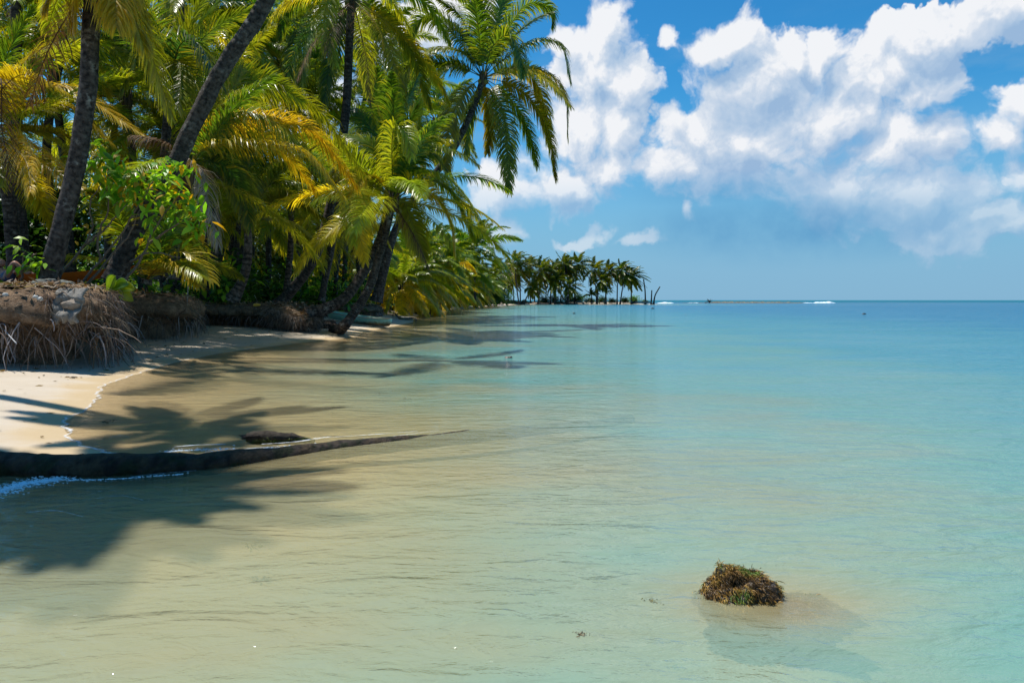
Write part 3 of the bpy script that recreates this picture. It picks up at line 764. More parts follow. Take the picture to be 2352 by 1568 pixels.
# --- crown of the leaning beach palm
palm("beach palm leaning over the sand above its root ball, bright yellow green crown", G(772, 764, 0.05), wp([(790,748),(806,728),(830,692),(850,655),(866,605),(880,555),(893,505),(903,458)], [25.6,25.8,26,26,26,26,26,26]), 0.20, 0.125, L=4.9, n=18, seed=81, bright=1.25, nuts=7, hang=.55, lmax=.95,
     trunk_kw=dict(flare=1.6, ring=.12), yellow=.06, el_lo=-15,
     explicit=[(bz([(860,405),(825,420),(822,500),(838,600)],25.5,-1), YEL*1.1, dict(hang=.45, lmax=.9, n=165)), (bz([(850,425),(815,455),(812,560)],26,-1.5), LIME*1.1, dict(hang=.5)), (bz([(950,400),(1010,400),(1060,440),(1112,515)],26,0), LIME*1.15, dict(hang=.75, n=165)),
               (bz([(950,425),(1005,455),(1035,510),(1045,580)],25.4,-1), YEL*.85, dict(hang=.5, n=165)), (bz([(960,410),(1040,440),(1095,560)],26.8,1), MID, dict(hang=.8)), (bz([(925,500),(950,540),(985,615)],26,-.5), 'dead', dict(hang=1.2)),
               (bz([(925,460),(950,520),(975,590)],26.4,.5), LIME*.7, dict(hang=.7)), (bz([(907,380),(925,310),(960,240)],26,0), LIME*.8, dict(hang=.25, roll=1.0)), (bz([(900,380),(890,310),(870,250)],26,.5), LIME*.7, dict(hang=.3, roll=.8)),
               (bz([(920,390),(970,330),(1030,320)],26,-.5), LIME*.8, dict(hang=.5)), (bz([(893,390),(850,330),(795,310)],26,.5), MID*.9, dict(hang=.5)), (bz([(930,400),(985,350),(1035,400)],27,1), GREEN*.9, dict(hang=.8)),
               (bz([(900,330),(910,290),(935,310),(945,360)],25,-1), LIME*1.1, dict(hang=.8)), (bz([(905,380),(912,320),(918,225)],26.3,.2), MID, dict(hang=.35, roll=.5, n=190)), (bz([(880,390),(855,370),(840,440)],26.5,1), MID*.8, dict(hang=.9))])
palm("second leaning trunk with pale rings growing out of the root bank beside the canoe", W(706, 722, 26.5), wp([(748,708),(790,685),(822,645),(848,602),(868,560),(885,505),(892,440),(893,370)], [26.8,27.2,27.8,28.3,28.8,29.2,29.5,29.8]), 0.25, 0.14, L=4.8, n=10, seed=91, hang=.6, trunk_kw=dict(ring=.2, bands=.4, flare=1.3), yellow=.05)
# --- tall palm against the sky on the right of the grove
palm("tallest palm at the right of the grove, drooping crown against the sky", W(864, 692, 40), wp([(882,620),(902,545),(928,490),(965,440),(1010,385),(1045,335),(1075,275),(1095,225),(1110,178)], 40), 0.27, 0.17, L=6.4, n=6, seed=101, nuts=6, hang=.6, lmax=1.3, el_lo=0,
     trunk_kw=dict(ring=.14), bend=.5, w=.085,
     explicit=[(bz([(1112,90),(1105,10),(1080,-70)],40,0), MID*.7, dict(hang=.35, roll=1.1, n=165)), (bz([(1135,100),(1150,20),(1170,-50)],40,1), MID, dict(hang=.35, roll=1.)), (bz([(1160,80),(1210,10),(1265,20),(1272,62)],40,0), MID, dict(hang=.8)),
               (bz([(1165,130),(1230,95),(1290,105),(1312,190)],40,-1), LIME*.7, dict(hang=.9)), (bz([(1170,160),(1240,160),(1295,210),(1305,320)],40,0), YEL*.55, dict(hang=.9, n=165)), (bz([(1160,190),(1220,230),(1262,310),(1278,410)],40,-1), YEL*.5, dict(hang=.7, n=165)),
               (bz([(1140,215),(1160,280),(1165,350),(1170,440)],39.5,-1), LIME*.55, dict(hang=.7, n=165)), (bz([(1150,205),(1195,260),(1220,320),(1235,380)],40.5,.5), MID, dict(hang=.8)), (bz([(1060,120),(990,115),(940,150),(925,220)],40,-1), LIME*.65, dict(hang=.9, n=165)),
               (bz([(1060,150),(1000,170),(965,250),(960,320)],40,-1), LIME*.6, dict(hang=.9, n=150)), (bz([(1080,200),(1040,260),(1025,340),(1030,400)],39.5,-1), YEL*.5, dict(hang=.8)), (bz([(1095,230),(1075,290),(1070,360)],40.5,.5), MID*.8, dict(hang=.8)),
               (bz([(1120,220),(1130,280),(1120,350)],40.5,1), YEL*.5, dict(hang=.8)), (bz([(1060,100),(1000,40),(960,50),(940,90)],40.5,1), MID*.8, dict(hang=.8)), (bz([(1130,110),(1170,80),(1195,130),(1200,180)],39,-2), MID*.8, dict(hang=.8)),
               (bz([(1085,110),(1060,40),(1010,0)],40,0), GREEN*.8, dict(hang=.6)), (bz([(1150,170),(1215,170),(1250,240),(1262,330)],41,1.5), YEL*.6, dict(hang=.9))])
palm("thin dark palm trunk behind the slanting one", W(738, 690, 36), wp([(748,640),(760,585),(770,520),(775,440)], 36), 0.15, 0.13, L=4.2, n=9, seed=111, detail=.8, yellow=.1)
palm("slim ringed trunk left of the slanting palm", W(655, 690, 38), wp([(663,620),(668,550),(668,470)], 38), 0.18, 0.15, L=5, n=20, seed=112, detail=.7, bright=.8, trunk_kw=dict(bands=.5, ring=.2, tint=(.9, .75, .65)))
palm("low golden young palm at the foot of the leaning trunk", W(336, 652, 18.2), [W(338, 640, 18.2)], 0.1, 0.09, L=2.8, n=6, seed=121, hang=.5, lmax=.75, el_lo=20, name="young_palm", boot=False,
     explicit=[(bz([(370,600),(430,580),(488,645)],17.9,-.5), YEL*.8, dict(hang=.5, n=70)), (bz([(370,590),(430,550),(480,590)],18.3,.3), LIME*.8, dict(hang=.45, n=70)), (bz([(350,590),(400,545),(455,560)],18.5,.8), MID*.9, dict(hang=.4, n=70)), (bz([(365,615),(410,610),(455,655)],17.6,-.9), GOLD*.7, dict(hang=.5, n=70))])

# --- the rest of the grove behind, row after row
names_near = ["bushy palm low behind the upright grey trunk", "palm filling the grove behind the leaning dark trunk", "shaded palm between the leaning trunk and the ringed palm", "palm with sunlit crown above the ringed palm",
              "shaded palm behind the slanting dark trunk", "palm crown showing between the two leaning beach palms", "yellowish palm behind the canoe bank", "low palm hanging over the sand beyond the canoe",
              "palm rising behind the tallest palm's trunk", "palm at the grove's back left of the tallest crown"]
row = [(-17.0, 24, 6.0), (-15.6, 29, 8.5), (-19.5, 33, 9.0), (-15.8, 35, 10.5), (-15.2, 37.5, 7.0), (-16.5, 42, 8.5), (-12.2, 47, 6.2), (-11.8, 53, 5.0), (-14.5, 52, 11.0), (-17.5, 46, 14.0)]
for i, (x, y, h) in enumerate(row):
    z0 = gz(x, y); lx = rng.uniform(-.3, 1.2)
    palm(names_near[i], (x, y, z0 - .1), [(x + lx * .3, y - .2, z0 + h * .5), (x + lx, y - .5, z0 + h)], 0.18, 0.13, L=5.0, n=16, seed=200 + i, detail=.8, w=.052, hang=.6, separate=False, yellow=.15 if i in (6, 7, 5) else .04)
for i, (dx, dy, y, lab) in enumerate([(640, 150, 44, "green crown filling the gap left of the high shaggy crown"), (725, 215, 47, "crown low behind the high shaggy crown's trunk"), (555, 95, 42, "high crown behind the leaning dark trunk"), (935, 215, 54, "crown between the beach palm and the tallest palm"),
        (1000, 275, 60, "small crown left of the tallest palm's trunk"), (860, 110, 50, "high crown right of the shaggy crown's trunk"), (690, 60, 52, "pale green crown high in the gap at the top"), (470, 40, 40, "crown at the top left of the leaning trunk"), (870, 300, 44, "dim crown behind the bright beach palm")]):
    t_ = W(dx, dy, y); z0 = gz(t_[0] - 1, y)
    bx = min(t_[0] - 1, np.interp(y, BANK[24:33, 1], BANK[24:33, 0]) - 1.8); z0 = gz(bx, y) - .1
    palm(lab, (bx, y, z0), [(bx + (t_[0] - bx) * .3, y, z0 + (t_[2] - z0) * .5), t_], 0.19, 0.14, L=5.4, n=24, seed=260 + i, detail=.8, w=.07, hang=.6, separate=False, yellow=.03, nuts=3 if i % 2 else 0)
marks = [(0, "at the far left edge of the picture"), (130, "behind the hammock"), (250, "between the two big near trunks"), (360, "behind the leafy shrub"), (470, "behind the dead grey frond"), (570, "behind the ringed trunk"), (680, "behind the slanting trunk"),
         (790, "behind the two leaning beach palms"), (900, "behind the canoe"), (1010, "behind the beach's far sand")]
order = ["nearest", "second", "third", "fourth", "fifth", "sixth", "seventh", "farthest"]
spec = []
for k in range(46):
    y = rng.uniform(26, 80); dx = rng.uniform(-60, 860)
    if k < 12: y = rng.uniform(42, 95); dx = rng.uniform(700, 985)
    if 12 <= k < 24: y = rng.uniform(24, 36); dx = rng.uniform(-60, 760)
    spec.append((min(range(len(marks)), key=lambda q: abs(marks[q][0] - dx)), y, dx, k))
spec.sort(); cnt = {}
for i, (mk_i, y, dx, k) in enumerate(spec):
    cnt[mk_i] = cnt.get(mk_i, -1) + 1; tag_ = order[min(cnt[mk_i], 7)] if cnt[mk_i] < 8 else ['low hidden', 'tall hidden', 'small hidden', 'thin hidden'][cnt[mk_i] % 4]; x = xat(dx, y)
    if sdf(np.array([x]), np.array([y]), INL)[0] < 2.5: continue
    z0 = gz(x, y); h = rng.uniform(4, 8) * (0.65 + y / 70) if not 12 <= k < 24 else rng.uniform(7.5, 13)
    palm(f"{tag_} shaded palm deep in the grove {marks[mk_i][1]}", (x, y, z0 - .1), [(x + rng.normal(0, .5), y, z0 + h * .5), (x + rng.normal(0, 1), y, z0 + h)], 0.18, 0.13, L=5.2, n=17, seed=300 + i, detail=.6, w=.06, hang=.6, separate=False,
         group="palms deep in the grove", yellow=-.05, boot=False)

# --- the coast running away to the point
coast = [("palm leaning over the far beach with a golden crown", [(978,656),(1000,640),(1020,628),(1030,598)], 75, 4.4, .15, (-.1, 0)),
         ("dark tall palm with drooping crown at the grove's far right edge", [(1092,688),(1090,640),(1088,570)], 118, 8.5, -.1, (0, 0)),
         ("low palm whose fronds sweep the sand at the far beach", [(1040,692),(1052,676),(1062,660)], 122, 6.2, .05, (0, 0)),
         ("golden palm low over the far end of the beach", [(1000,690),(1004,672),(1002,650)], 88, 4.6, .25, (0, 0)),
         ("second golden palm further along the beach", [(960,690),(966,668),(968,640)], 66, 4.2, .28, (0, 0)),
         ("green palm behind the low golden ones", [(1020,690),(1016,650),(1012,600)], 100, 6.0, .05, (0, 0)),
         ("shaded palm left of the dark tall palm", [(1056,688),(1052,650),(1060,610)], 130, 7.0, -.05, (0, 0)),
         ("bright palm tucked behind the leaning golden crown", [(990,690),(980,640),(975,590)], 70, 4.8, .12, (0, 0))]
coast += [(f"{o_} low golden palm edging the beach past the canoe", [(d_, 692), (d_ + 3, 690 - hh * .5), (d_ + 8, 690 - hh)], Y_, 5.2, .22, (0, 0)) for o_, d_, hh, Y_ in
          [("first", 915, 40, 58), ("second", 938, 52, 70), ("third", 962, 34, 72), ("fourth", 985, 46, 86), ("fifth", 1012, 30, 96), ("sixth", 1030, 36, 108)]]
coast += [(f"{o_} green palm crowding the far bend of the coast", [(d_, 690), (d_ + 2, 690 - hh * .5), (d_ + 4, 690 - hh)], Y_, 6.5, 0, (0, 0)) for o_, d_, hh, Y_ in
          [("first", 1046, 62, 125), ("second", 1075, 40, 135), ("third", 1095, 28, 150), ("fourth", 1118, 34, 165), ("fifth", 1068, 70, 118), ("sixth", 930, 80, 64), ("seventh", 975, 90, 80)]]
for i, (lab, P, Y, L, yl, _) in enumerate(coast):
    pts = wp(P, Y); pts[0][2] = gz(pts[0][0], Y) - .1
    palm(lab, pts[0], pts[1:], 0.22, 0.16, L=L, n=24, seed=400 + i, detail=.5, w=.05 + Y * .0012, hang=.7, separate=False, yellow=yl, group="palms along the far beach", bend=.55, boot=False, wind=(.05, 0, 0))

def z5(x, y): return (1033.6 + x * .2442, 545.5 + y * .2442)
WIND = (0.30, -0.03, 0.0)
point = [("tallest palm on the point, straight trunk", [(650,590),(628,480),(616,330),(620,235)], 206, 4.8), ("palm right beside the tallest one on the point", [(662,590),(660,450),(655,300)], 209, 4.4),
         ("thin palm in the gap right of the tallest one", [(758,575),(752,450),(752,330),(758,255)], 216, 3.8), ("bushy palm on the point above the slanting trunk", [(825,600),(845,500),(850,400),(852,300)], 210, 5.0),
         ("dense palm in the middle of the point", [(945,600),(948,480),(955,330)], 214, 4.6), ("palm right of the point's middle, twin crown left", [(1100,595),(1102,450),(1098,330),(1080,250)], 212, 4.2),
         ("palm right of the point's middle, twin crown right", [(1112,595),(1120,480),(1128,290)], 216, 4.0), ("windblown palm ending the dense stand on the point", [(1168,595),(1180,450),(1190,330),(1208,250)], 214, 4.6),
         ("low palm at the feet of the twin crowns", [(1112,600),(1118,540),(1130,450)], 208, 3.6), ("low shaggy palm in the dense stand", [(985,600),(990,500),(992,410)], 208, 4.2),
         ("first palm of the separate cluster on the point", [(1378,590),(1372,470),(1358,390),(1365,300)], 214, 4.4), ("low palm of the separate cluster", [(1385,590),(1395,480),(1425,400)], 212, 3.8),
         ("palm before the bare pole in the cluster", [(1455,590),(1480,450),(1500,320)], 216, 4.4), ("slim windblown palm with bent trunk near the tip", [(1572,590),(1575,450),(1592,380),(1618,305)], 213, 4.0),
         ("leaning palm second from the tip of the point", [(1600,590),(1625,460),(1645,400),(1680,345)], 213, 3.6), ("last palm towards the tip of the point", [(1705,590),(1706,490),(1712,440),(1722,360)], 214, 4.2),
         ("palm left of the tallest one above the green bush", [(545,585),(548,470),(545,320)], 212, 4.6), ("palm over the left end of the point", [(430,585),(435,450),(432,305)], 190, 4.8),
         ("slanting palm on the point leaning far right", [(694,622),(720,560),(750,510),(790,470)], 205, 3.2), ("small palm behind the point's gap", [(600,585),(598,520),(590,400)], 218, 3.6),
         ("dark palm behind the dense stand", [(900,595),(905,480),(905,330)], 222, 4.4), ("palm between the dense stand's crowns", [(1040,595),(1045,450),(1020,300)], 220, 4.4),
         ("palm on the point's left shoulder", [(380,585),(375,480),(370,370)], 176, 4.4), ("young palm at the foot of the separate cluster", [(1335,592),(1333,560),(1330,540)], 212, 2.2),
         ("young palm under the leaning pair near the tip", [(1465,592),(1465,540),(1463,510)], 210, 2.6), ("short palm at the back of the first gap", [(795,590),(800,520),(810,440)], 222, 3.4)]
for i, (lab, P, Y, L) in enumerate(point):
    pts = wp([z5(*q) for q in P], Y); pts[0][2] = max(0.3, gz(pts[0][0], Y)) - .2
    sml = "young" in lab
    palm(lab, pts[0], pts[1:], 0.2, 0.14, L=L * 1.3, n=30 if not sml else 12, seed=500 + i, detail=.3, w=.20, hang=.9, separate=False, wind=WIND, yellow=-.12, group="windblown palms on the point", bend=.5, boot=False,
         el_lo=-60 if not sml else 10, trunk_kw=dict(sides=8, m=14), bright=.6, skirt=2 if not sml else 0, name="coconut_palm" if not sml else "young_palm")
# dead poles
for lab, P, Y in [("bare dead pole rising behind the separate palm cluster", [(1466,560),(1466,400),(1467,232)], 222), ("tall bare dead trunk right of the last palm", [(1838,600),(1835,500),(1820,388)], 214),
                  ("short bare dead trunk between the two longer ones", [(1893,592),(1898,492)], 214), ("bare dead trunk leaning right at the very tip", [(1915,600),(1930,540),(1975,458)], 213)]:
    pts = wp([z5(*q) for q in P], Y); pts[0][2] = max(0.2, gz(pts[0][0], Y)) - .15
    V, F_, C, Q = trunk_geo(pts, 0.26, 0.17, sides=8, m=16)
    o = mk("dead_trunk", V, F_, M_TRUNK, C); meta(o, lab, "dead tree", "bare dead trunks on the point")

# ------------------------------------------------------------------ leafy plants
def leaves(mb, C, size, cols, r, aspect=0.42, droop=0.3, K=2):
    n = len(C); D = r.normal(0, 1, (n, 3)); D[:, 2] = D[:, 2] * 0.5 - droop * 0.6; D = nrm(D)
    S = nrm(np.cross(D, r.normal(0, 1, (n, 3)) * 0.5 + np.array([0, 0, 1.2])))
    sz = size * r.uniform(0.6, 1.3, n)
    prof = {2: [0.12, 1, 0.05], 3: [0.12, 0.9, 0.75, 0.04]}[K]
    pos = C.copy(); rows = []
    for k in range(K + 1):
        ww = (sz * aspect * prof[k] * 0.5)[:, None]
        rows.append(np.stack([pos - S * ww, pos + S * ww], 1))
        pos = pos + D * (sz / K)[:, None]; D = nrm(D + np.array([0, 0, -droop]))
    V = np.stack(rows, 1); b = (np.arange(n) * (K + 1) * 2)[:, None] + (np.arange(K) * 2)[None]
    F_ = np.stack([b, b + 1, b + 3, b + 2], -1).reshape(-1, 4)
    cc = cols[r.integers(0, len(cols), n)] * r.uniform(0.7, 1.35, (n, 1))
    mb.add(V.reshape(-1, 3), F_, np.repeat(cc, (K + 1) * 2, 0))
def clump_pts(c, rad, n, r, clumps=14):
    cc = nrm(r.normal(0, 1, (clumps, 3))) * r.uniform(0.35, 0.95, (clumps, 1)) * np.array(rad); cc[:, 2] = np.abs(cc[:, 2]) * 0.9
    k = r.integers(0, clumps, n)
    return np.array(c) + cc[k] + r.normal(0, 1, (n, 3)) * np.array(rad) * 0.26
def bush(label, c, rad, n, size, cols, seed, cat="bush", group=None, name="bush", stems=5, droop=.25):
    r = np.random.default_rng(seed); base = np.array([c[0], c[1], c[2]])
    root = empty(name, base, label, cat, group)
    mb = MB()
    for i in range(stems):
        a = r.uniform(0, 6.28); P = np.array([base, base + np.array([math.cos(a) * rad[0] * .3, math.sin(a) * rad[1] * .3, rad[2] * .6]), base + np.array([math.cos(a) * rad[0] * .7, math.sin(a) * rad[1] * .7, rad[2] * 1.1])])
        V, F_ = tube(catmull(P, 7), np.linspace(.05, .012, 7) * (rad[2] / 1.5), 5, False); mb.add(V, F_, (.13, .10, .07))
    mb.build("stem", M_ROOT, root)
    m2 = MB(); P = clump_pts(base + np.array([0, 0, rad[2] * .25]), rad, n, r, 22); P[:, 2] = np.maximum(P[:, 2], base[2] + .02)
    leaves(m2, P, size, np.array(cols), r, droop=droop); m2.build("foliage", M_BROAD, root, smooth=False)
    return root
G1 = [(.08, .24, .02), (.13, .32, .025), (.05, .16, .015), (.24, .38, .03)]
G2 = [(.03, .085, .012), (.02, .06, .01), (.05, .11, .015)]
c = W(1147, 690, 168)
bush("round bright green bush on the shore where the point begins", (c[0], 168, .5), (3.6, 3, 3.4), 5200, .42, [(.055, .16, .02), (.04, .12, .015), (.09, .21, .03)], 1)
c = W(1110, 690, 172); bush("dark green bush left of the bright one at the far shore", (c[0], 172, .5), (3.6, 3, 3.2), 3600, .45, G2, 2)
for i, (zx, zy, rr, lab) in enumerate([(1235, 560, 2.4, "loose shrub at the right end of the dense stand on the point"), (1330, 590, 1.4, "dark shrub under the separate cluster"), (1440, 590, 1.6, "dark undergrowth bush below the bare pole"),
                                       (1655, 590, 1.5, "low bush under the leaning palm near the tip"), (1755, 580, 1.8, "leafy shrub right of the last palm"), (1540, 595, 1.2, "small dark bush below the slim windblown palm"), (985, 600, 2.2, "dark bush at the foot of the dense stand"),
                                       (1100, 600, 1.9, "dark bush below the twin crowns"), (880, 600, 1.8, "bush below the bushy palm on the point"), (1180, 600, 1.6, "small bush at the foot of the windblown palm"), (700, 590, .8, "tiny green bush in the gap on the point"), (1860, 600, .8, "tiny grey green bush at the dead trunks")]):
    dx, dy = z5(zx, 600); x = xat(dx, 216)
    bush(lab, (x, 219.5 if zx != 1860 else 221, .55), (rr * 1.1, 1.4, rr), int(700 * rr), .42, G2 if i not in (4, 0) else G1, 20 + i, group="bushes on the point", stems=4)
# undergrowth inside the grove: dense masses no one could count
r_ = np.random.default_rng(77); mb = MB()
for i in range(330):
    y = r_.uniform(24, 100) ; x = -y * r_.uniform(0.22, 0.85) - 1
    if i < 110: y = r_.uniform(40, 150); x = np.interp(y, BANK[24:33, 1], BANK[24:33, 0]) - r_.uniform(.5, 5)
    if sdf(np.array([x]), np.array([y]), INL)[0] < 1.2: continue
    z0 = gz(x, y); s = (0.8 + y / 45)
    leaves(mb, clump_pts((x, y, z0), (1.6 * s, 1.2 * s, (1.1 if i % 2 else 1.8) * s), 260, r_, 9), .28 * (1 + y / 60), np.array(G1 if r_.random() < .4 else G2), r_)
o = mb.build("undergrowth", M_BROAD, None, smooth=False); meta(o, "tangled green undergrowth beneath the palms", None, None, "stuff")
# dark broadleaf trees closing the grove at the back
for i, (x, y, h, rr) in enumerate([(-30, 42, 8, 5), (-38, 52, 9, 6), (-26, 56, 10, 5.5), (-22, 66, 9, 5), (-46, 66, 12, 7), (-34, 74, 12, 7), (-19, 80, 8, 5), (-26, 92, 11, 6.5), (-55, 62, 10, 7), (-22, 120, 9, 6), (-17, 150, 7, 5)]):
    z0 = gz(x, y); r2 = np.random.default_rng(900 + i)
    root = empty("broadleaf_tree", (x, y, z0), f"{order[i] if i < 7 else order[i - 4] + ' outlying'} dark broadleaf tree closing the back of the grove", "tree", "dark trees behind the palms")
    V, F_, C, Q = trunk_geo([(x, y, z0), (x + .3, y, z0 + h * .5), (x + .1, y, z0 + h * .9)], .3, .12, sides=8, m=14); mk("trunk", V, F_, M_TRUNK, C, root)
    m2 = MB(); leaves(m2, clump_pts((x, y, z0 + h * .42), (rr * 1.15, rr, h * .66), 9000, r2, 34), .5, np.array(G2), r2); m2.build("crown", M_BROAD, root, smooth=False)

# bright leaved shrub standing on the bank in front of the trunks
def shrub(label, branches, clusters, Y, seed, size=.26, n=26, cols=None, spread=.2, cat="shrub"):
    r = np.random.default_rng(seed); b0 = W(*branches[0][0], Y); root = empty("leafy_shrub", b0, label, cat)
    for br in branches:
        P = [W(x, y, Y + dy) for (x, y), dy in zip(br, np.linspace(0, -.6, len(br)))]
        Q = catmull(P, 16); Q[1:-1] += r.normal(0, .012, (14, 3))
        V, F_ = tube(Q, np.linspace(.032, .010, 16), 6, False); mk("stem", V, F_, M_ROOT, np.tile((.20, .15, .11), (len(V), 1)), root)
    m2 = MB()
    for (x, y, k) in clusters:
        c = W(x, y, Y - .4 + r.normal(0, .15))
        leaves(m2, c + r.normal(0, 1, (int(n * k), 3)) * np.array([spread, .2, spread * .7]), size, np.array(cols), r, aspect=.38, droop=.4, K=3)
    m2.build("foliage", M_BROAD, root, smooth=False); return root
NEW = [(.17, .42, .02), (.24, .48, .025), (.32, .50, .03), (.11, .30, .015), (.2, .44, .02), (.6, .36, .02)]
shrub("shrub with bright new leaves and bare crooked stems on the root bank", [[(178,662),(228,600),(275,540),(330,455),(352,415)], [(192,662),(250,595),(300,530),(325,470)], [(112,664),(150,615),(188,570),(212,520),(205,470),(232,420)], [(200,560),(245,520),(290,470)],
      [(283,650),(325,590),(352,530),(395,470),(420,440)], [(340,560),(400,520),(440,500)], [(300,600),(345,580),(415,590)], [(230,600),(225,540),(250,480),(240,440)]],
      [(225,385,1),(250,410,1.2),(285,400,1),(310,425,1.3),(345,405,1.2),(385,385,1.2),(410,410,1),(300,450,.8),(335,460,.8),(260,440,.8),(240,350,.7),(425,460,1.1),(445,500,1.2),(455,530,.8),(350,500,.5),(335,545,.4),(400,480,.6),(370,420,.9),(430,395,.6),(270,365,.6),(190,540,.25)], 16.3, 3, cols=NEW, n=26, size=.33)
shrub("small sapling with a few green leaves at the left edge", [[(48,662),(52,610),(58,575)], [(52,620),(72,590),(85,580)]], [(50,565,.5),(62,580,.6),(78,592,.6),(95,604,.6),(70,612,.4)], 15.4, 5, cols=NEW[:4], n=16, spread=.12)
# coconut seedling with broad pleated leaves
def seedling():
    b = W(237, 690, 14.4); root = empty("coconut_seedling", b, "coconut seedling with broad pleated leaves on the bank edge", "seedling")
    for tip, mid, c in [((266,632),(250,668),MID*1.5), ((312,664),(270,664),LIME*1.1), ((308,690),(268,674),LIME), ((298,652),(262,662),MID*1.4)]:
        A = W(*mid, 14.4); B = W(*tip, 14.2); n = 9; D = B - A; L = np.linalg.norm(D)
        V = []; side = nrm(np.cross(D, [0.15, -1, 0.2]))
        for i in range(n):
            t = i / (n - 1); w = .12 * math.sin(math.pi * min(1, t * .93 + .05)) ** .7
            cpt = A + D * t + np.array([0, 0, .06 * math.sin(math.pi * t)])
            for j in range(9):
                u = j / 4 - 1; V.append(cpt + side * w * u + np.array([0, -.025 * (j % 2) - .04 * abs(u), 0]))
        mk("leaf", V, grid_faces(n, 9), M_LEAF, np.tile(c, (len(V), 1)), root, smooth=False)
        V, F_ = tube(catmull([b, (b + A) / 2 + [0, 0, .02], A], 6), .012, 5, False); mk("stalk", V, F_, M_ROOT, np.tile((.35, .22, .05), (len(V), 1)), root)
seedling()

# ------------------------------------------------------------------ eroded bank with hanging roots
BP = []
for i in range(len(BANK) - 9):
    a, b = BANK[i], BANK[i + 1]; L = np.linalg.norm(b - a); st = 0.14 if a[1] < 50 else 0.9
    m = max(2, int(L / st)); BP += [a + (b - a) * k / m for k in range(m)]
BP = np.array(BP)
def smooth_path(P, it=3):
    for _ in range(it): P[1:-1] = (P[:-2] + 2 * P[1:-1] + P[2:]) / 4
    return P
BP = smooth_path(BP, 4)
BT = nrm(np.gradient(BP, axis=0)); BN = np.stack([BT[:, 1], -BT[:, 0]], -1)   # points to the sea
BZT = ztop(BP[:, 0], BP[:, 1]); BZS = ground_z(BP[:, 0] + BN[:, 0] * .3, BP[:, 1] + BN[:, 1] * .3)[0]
BZS = np.minimum(BZS, BZT - .3)
prof = [(-1.9, 1.0, .0), (-1.3, 1.03, .06), (-.8, 1.05, .05), (-.35, 1.04, .05), (.0, .99, .04), (.2, .91, 0), (.32, .80, 0), (.36, .69, 0), (.30, .60, 0), (.16, .54, 0), (-.08, .50, 0), (-.25, .40, 0), (-.35, .25, 0), (-.38, .1, 0), (-.35, -.15, 0)]
V = []
for i in range(len(BP)):
    h = BZT[i] - BZS[i]
    for j, (u, q, _) in enumerate(prof):
        p = BP[i] + BN[i] * u * (0.6 + .4 * h); z = BZS[i] + h * q
        s = 1.4
        d = 0.24 * fbm(p[0] * s, p[1] * s, z * 1.6 + 5, 5) + .09 * mnoise.noise((p[0] * 5, p[1] * 5, z * 5)) if j > 1 else 0
        V.append((p[0] + BN[i][0] * d, p[1] + BN[i][1] * d, z + (d * .35 if j < 8 else -d * .3)))
bank = empty("eroded_bank", (BP[0][0], BP[0][1], 0), "undercut brown earth bank with dangling palm roots above the beach", "bank")
mk("soil_face", V, grid_faces(len(BP), len(prof)), M_SOIL, None, bank)
near_i = np.where(BP[:, 1] < 52)[0]
def roots(name, n, r, lo, hi, rad, sel, colset, out=.25, lab=None, zfrac=(.5, .85), fan=.25):
    mb = MB()
    for _ in range(n):
        i = sel[r.integers(0, len(sel))]; h = BZT[i] - BZS[i]
        zf = r.uniform(*zfrac); u = .34 * (0.6 + .4 * h) * (1 - max(0, .6 - zf) * 1.6) + r.normal(0, .05)
        p = np.array([*(BP[i] + BN[i] * u), BZS[i] + h * zf]); L = r.uniform(lo, hi) * h
        d = np.array([*(BN[i] * r.uniform(-.1, out) * 2 + BT[i] * r.normal(0, fan)), r.uniform(-1, .1)]); d /= np.linalg.norm(d)
        P = [p]
        for k in range(6):
            p = p + d * L / 6; d = d + np.array([0, 0, -.28]) + r.normal(0, .16, 3); d /= np.linalg.norm(d)
            if p[2] < BZS[i] - .1: break
            P.append(p)
        if len(P) < 3: continue
        rr = rad * r.uniform(.5, 1.6) * (1 + BP[i][1] / 30)
        V, F_ = tube(P, np.linspace(rr, rr * .35, len(P)), 3, False)
        mb.add(V, F_, np.array(colset[r.integers(0, len(colset))]) * r.uniform(.6, 1.3))
    return mb.build(name, M_ROOT, bank, smooth=True)
rc = [(.26, .19, .14), (.32, .26, .24), (.15, .10, .07), (.42, .36, .34), (.20, .12, .06), (.11, .08, .06)]
r3 = np.random.default_rng(55)
A_i = np.where((BP[:, 1] < 16))[0]
meta(roots("hanging_roots", 620, r3, .25, .8, .010, A_i, rc, zfrac=(.38, .6), fan=.3), kind="stuff")
meta(roots("hanging_roots", 1500, r3, .25, .7, .0055, near_i, rc, zfrac=(.33, .58), fan=.3), kind="stuff")
meta(roots("hanging_roots", 110, r3, .3, .8, .014, near_i, [rc[0], rc[2], rc[4]], zfrac=(.4, .75), fan=.5), kind="stuff")
fc = [(.26, .16, .09), (.34, .22, .13), (.18, .11, .07), (.40, .30, .2), (.13, .09, .06)]
meta(roots("root_fibres", 4200, r3, .06, .16, .0035, near_i, fc, out=.4, zfrac=(.55, 1.03), fan=.9), kind="stuff")
A_e = np.where((BP[:, 1] > 12.6) & (BP[:, 1] < 15))[0]
meta(roots("root_fibres", 700, r3, .12, .35, .004, A_e, fc + rc[:2], out=.5, zfrac=(.5, 1.0), fan=.6), kind="stuff")
C_e = np.where((BP[:, 1] > 25) & (BP[:, 1] < 27.6) & (BP[:, 0] > -9.4))[0]
meta(roots("root_fibres", 1100, r3, .25, .7, .005, C_e, [(.22, .17, .13), (.12, .09, .07), (.34, .27, .22)], out=.6, zfrac=(.4, 1.0), fan=.8), kind="stuff")

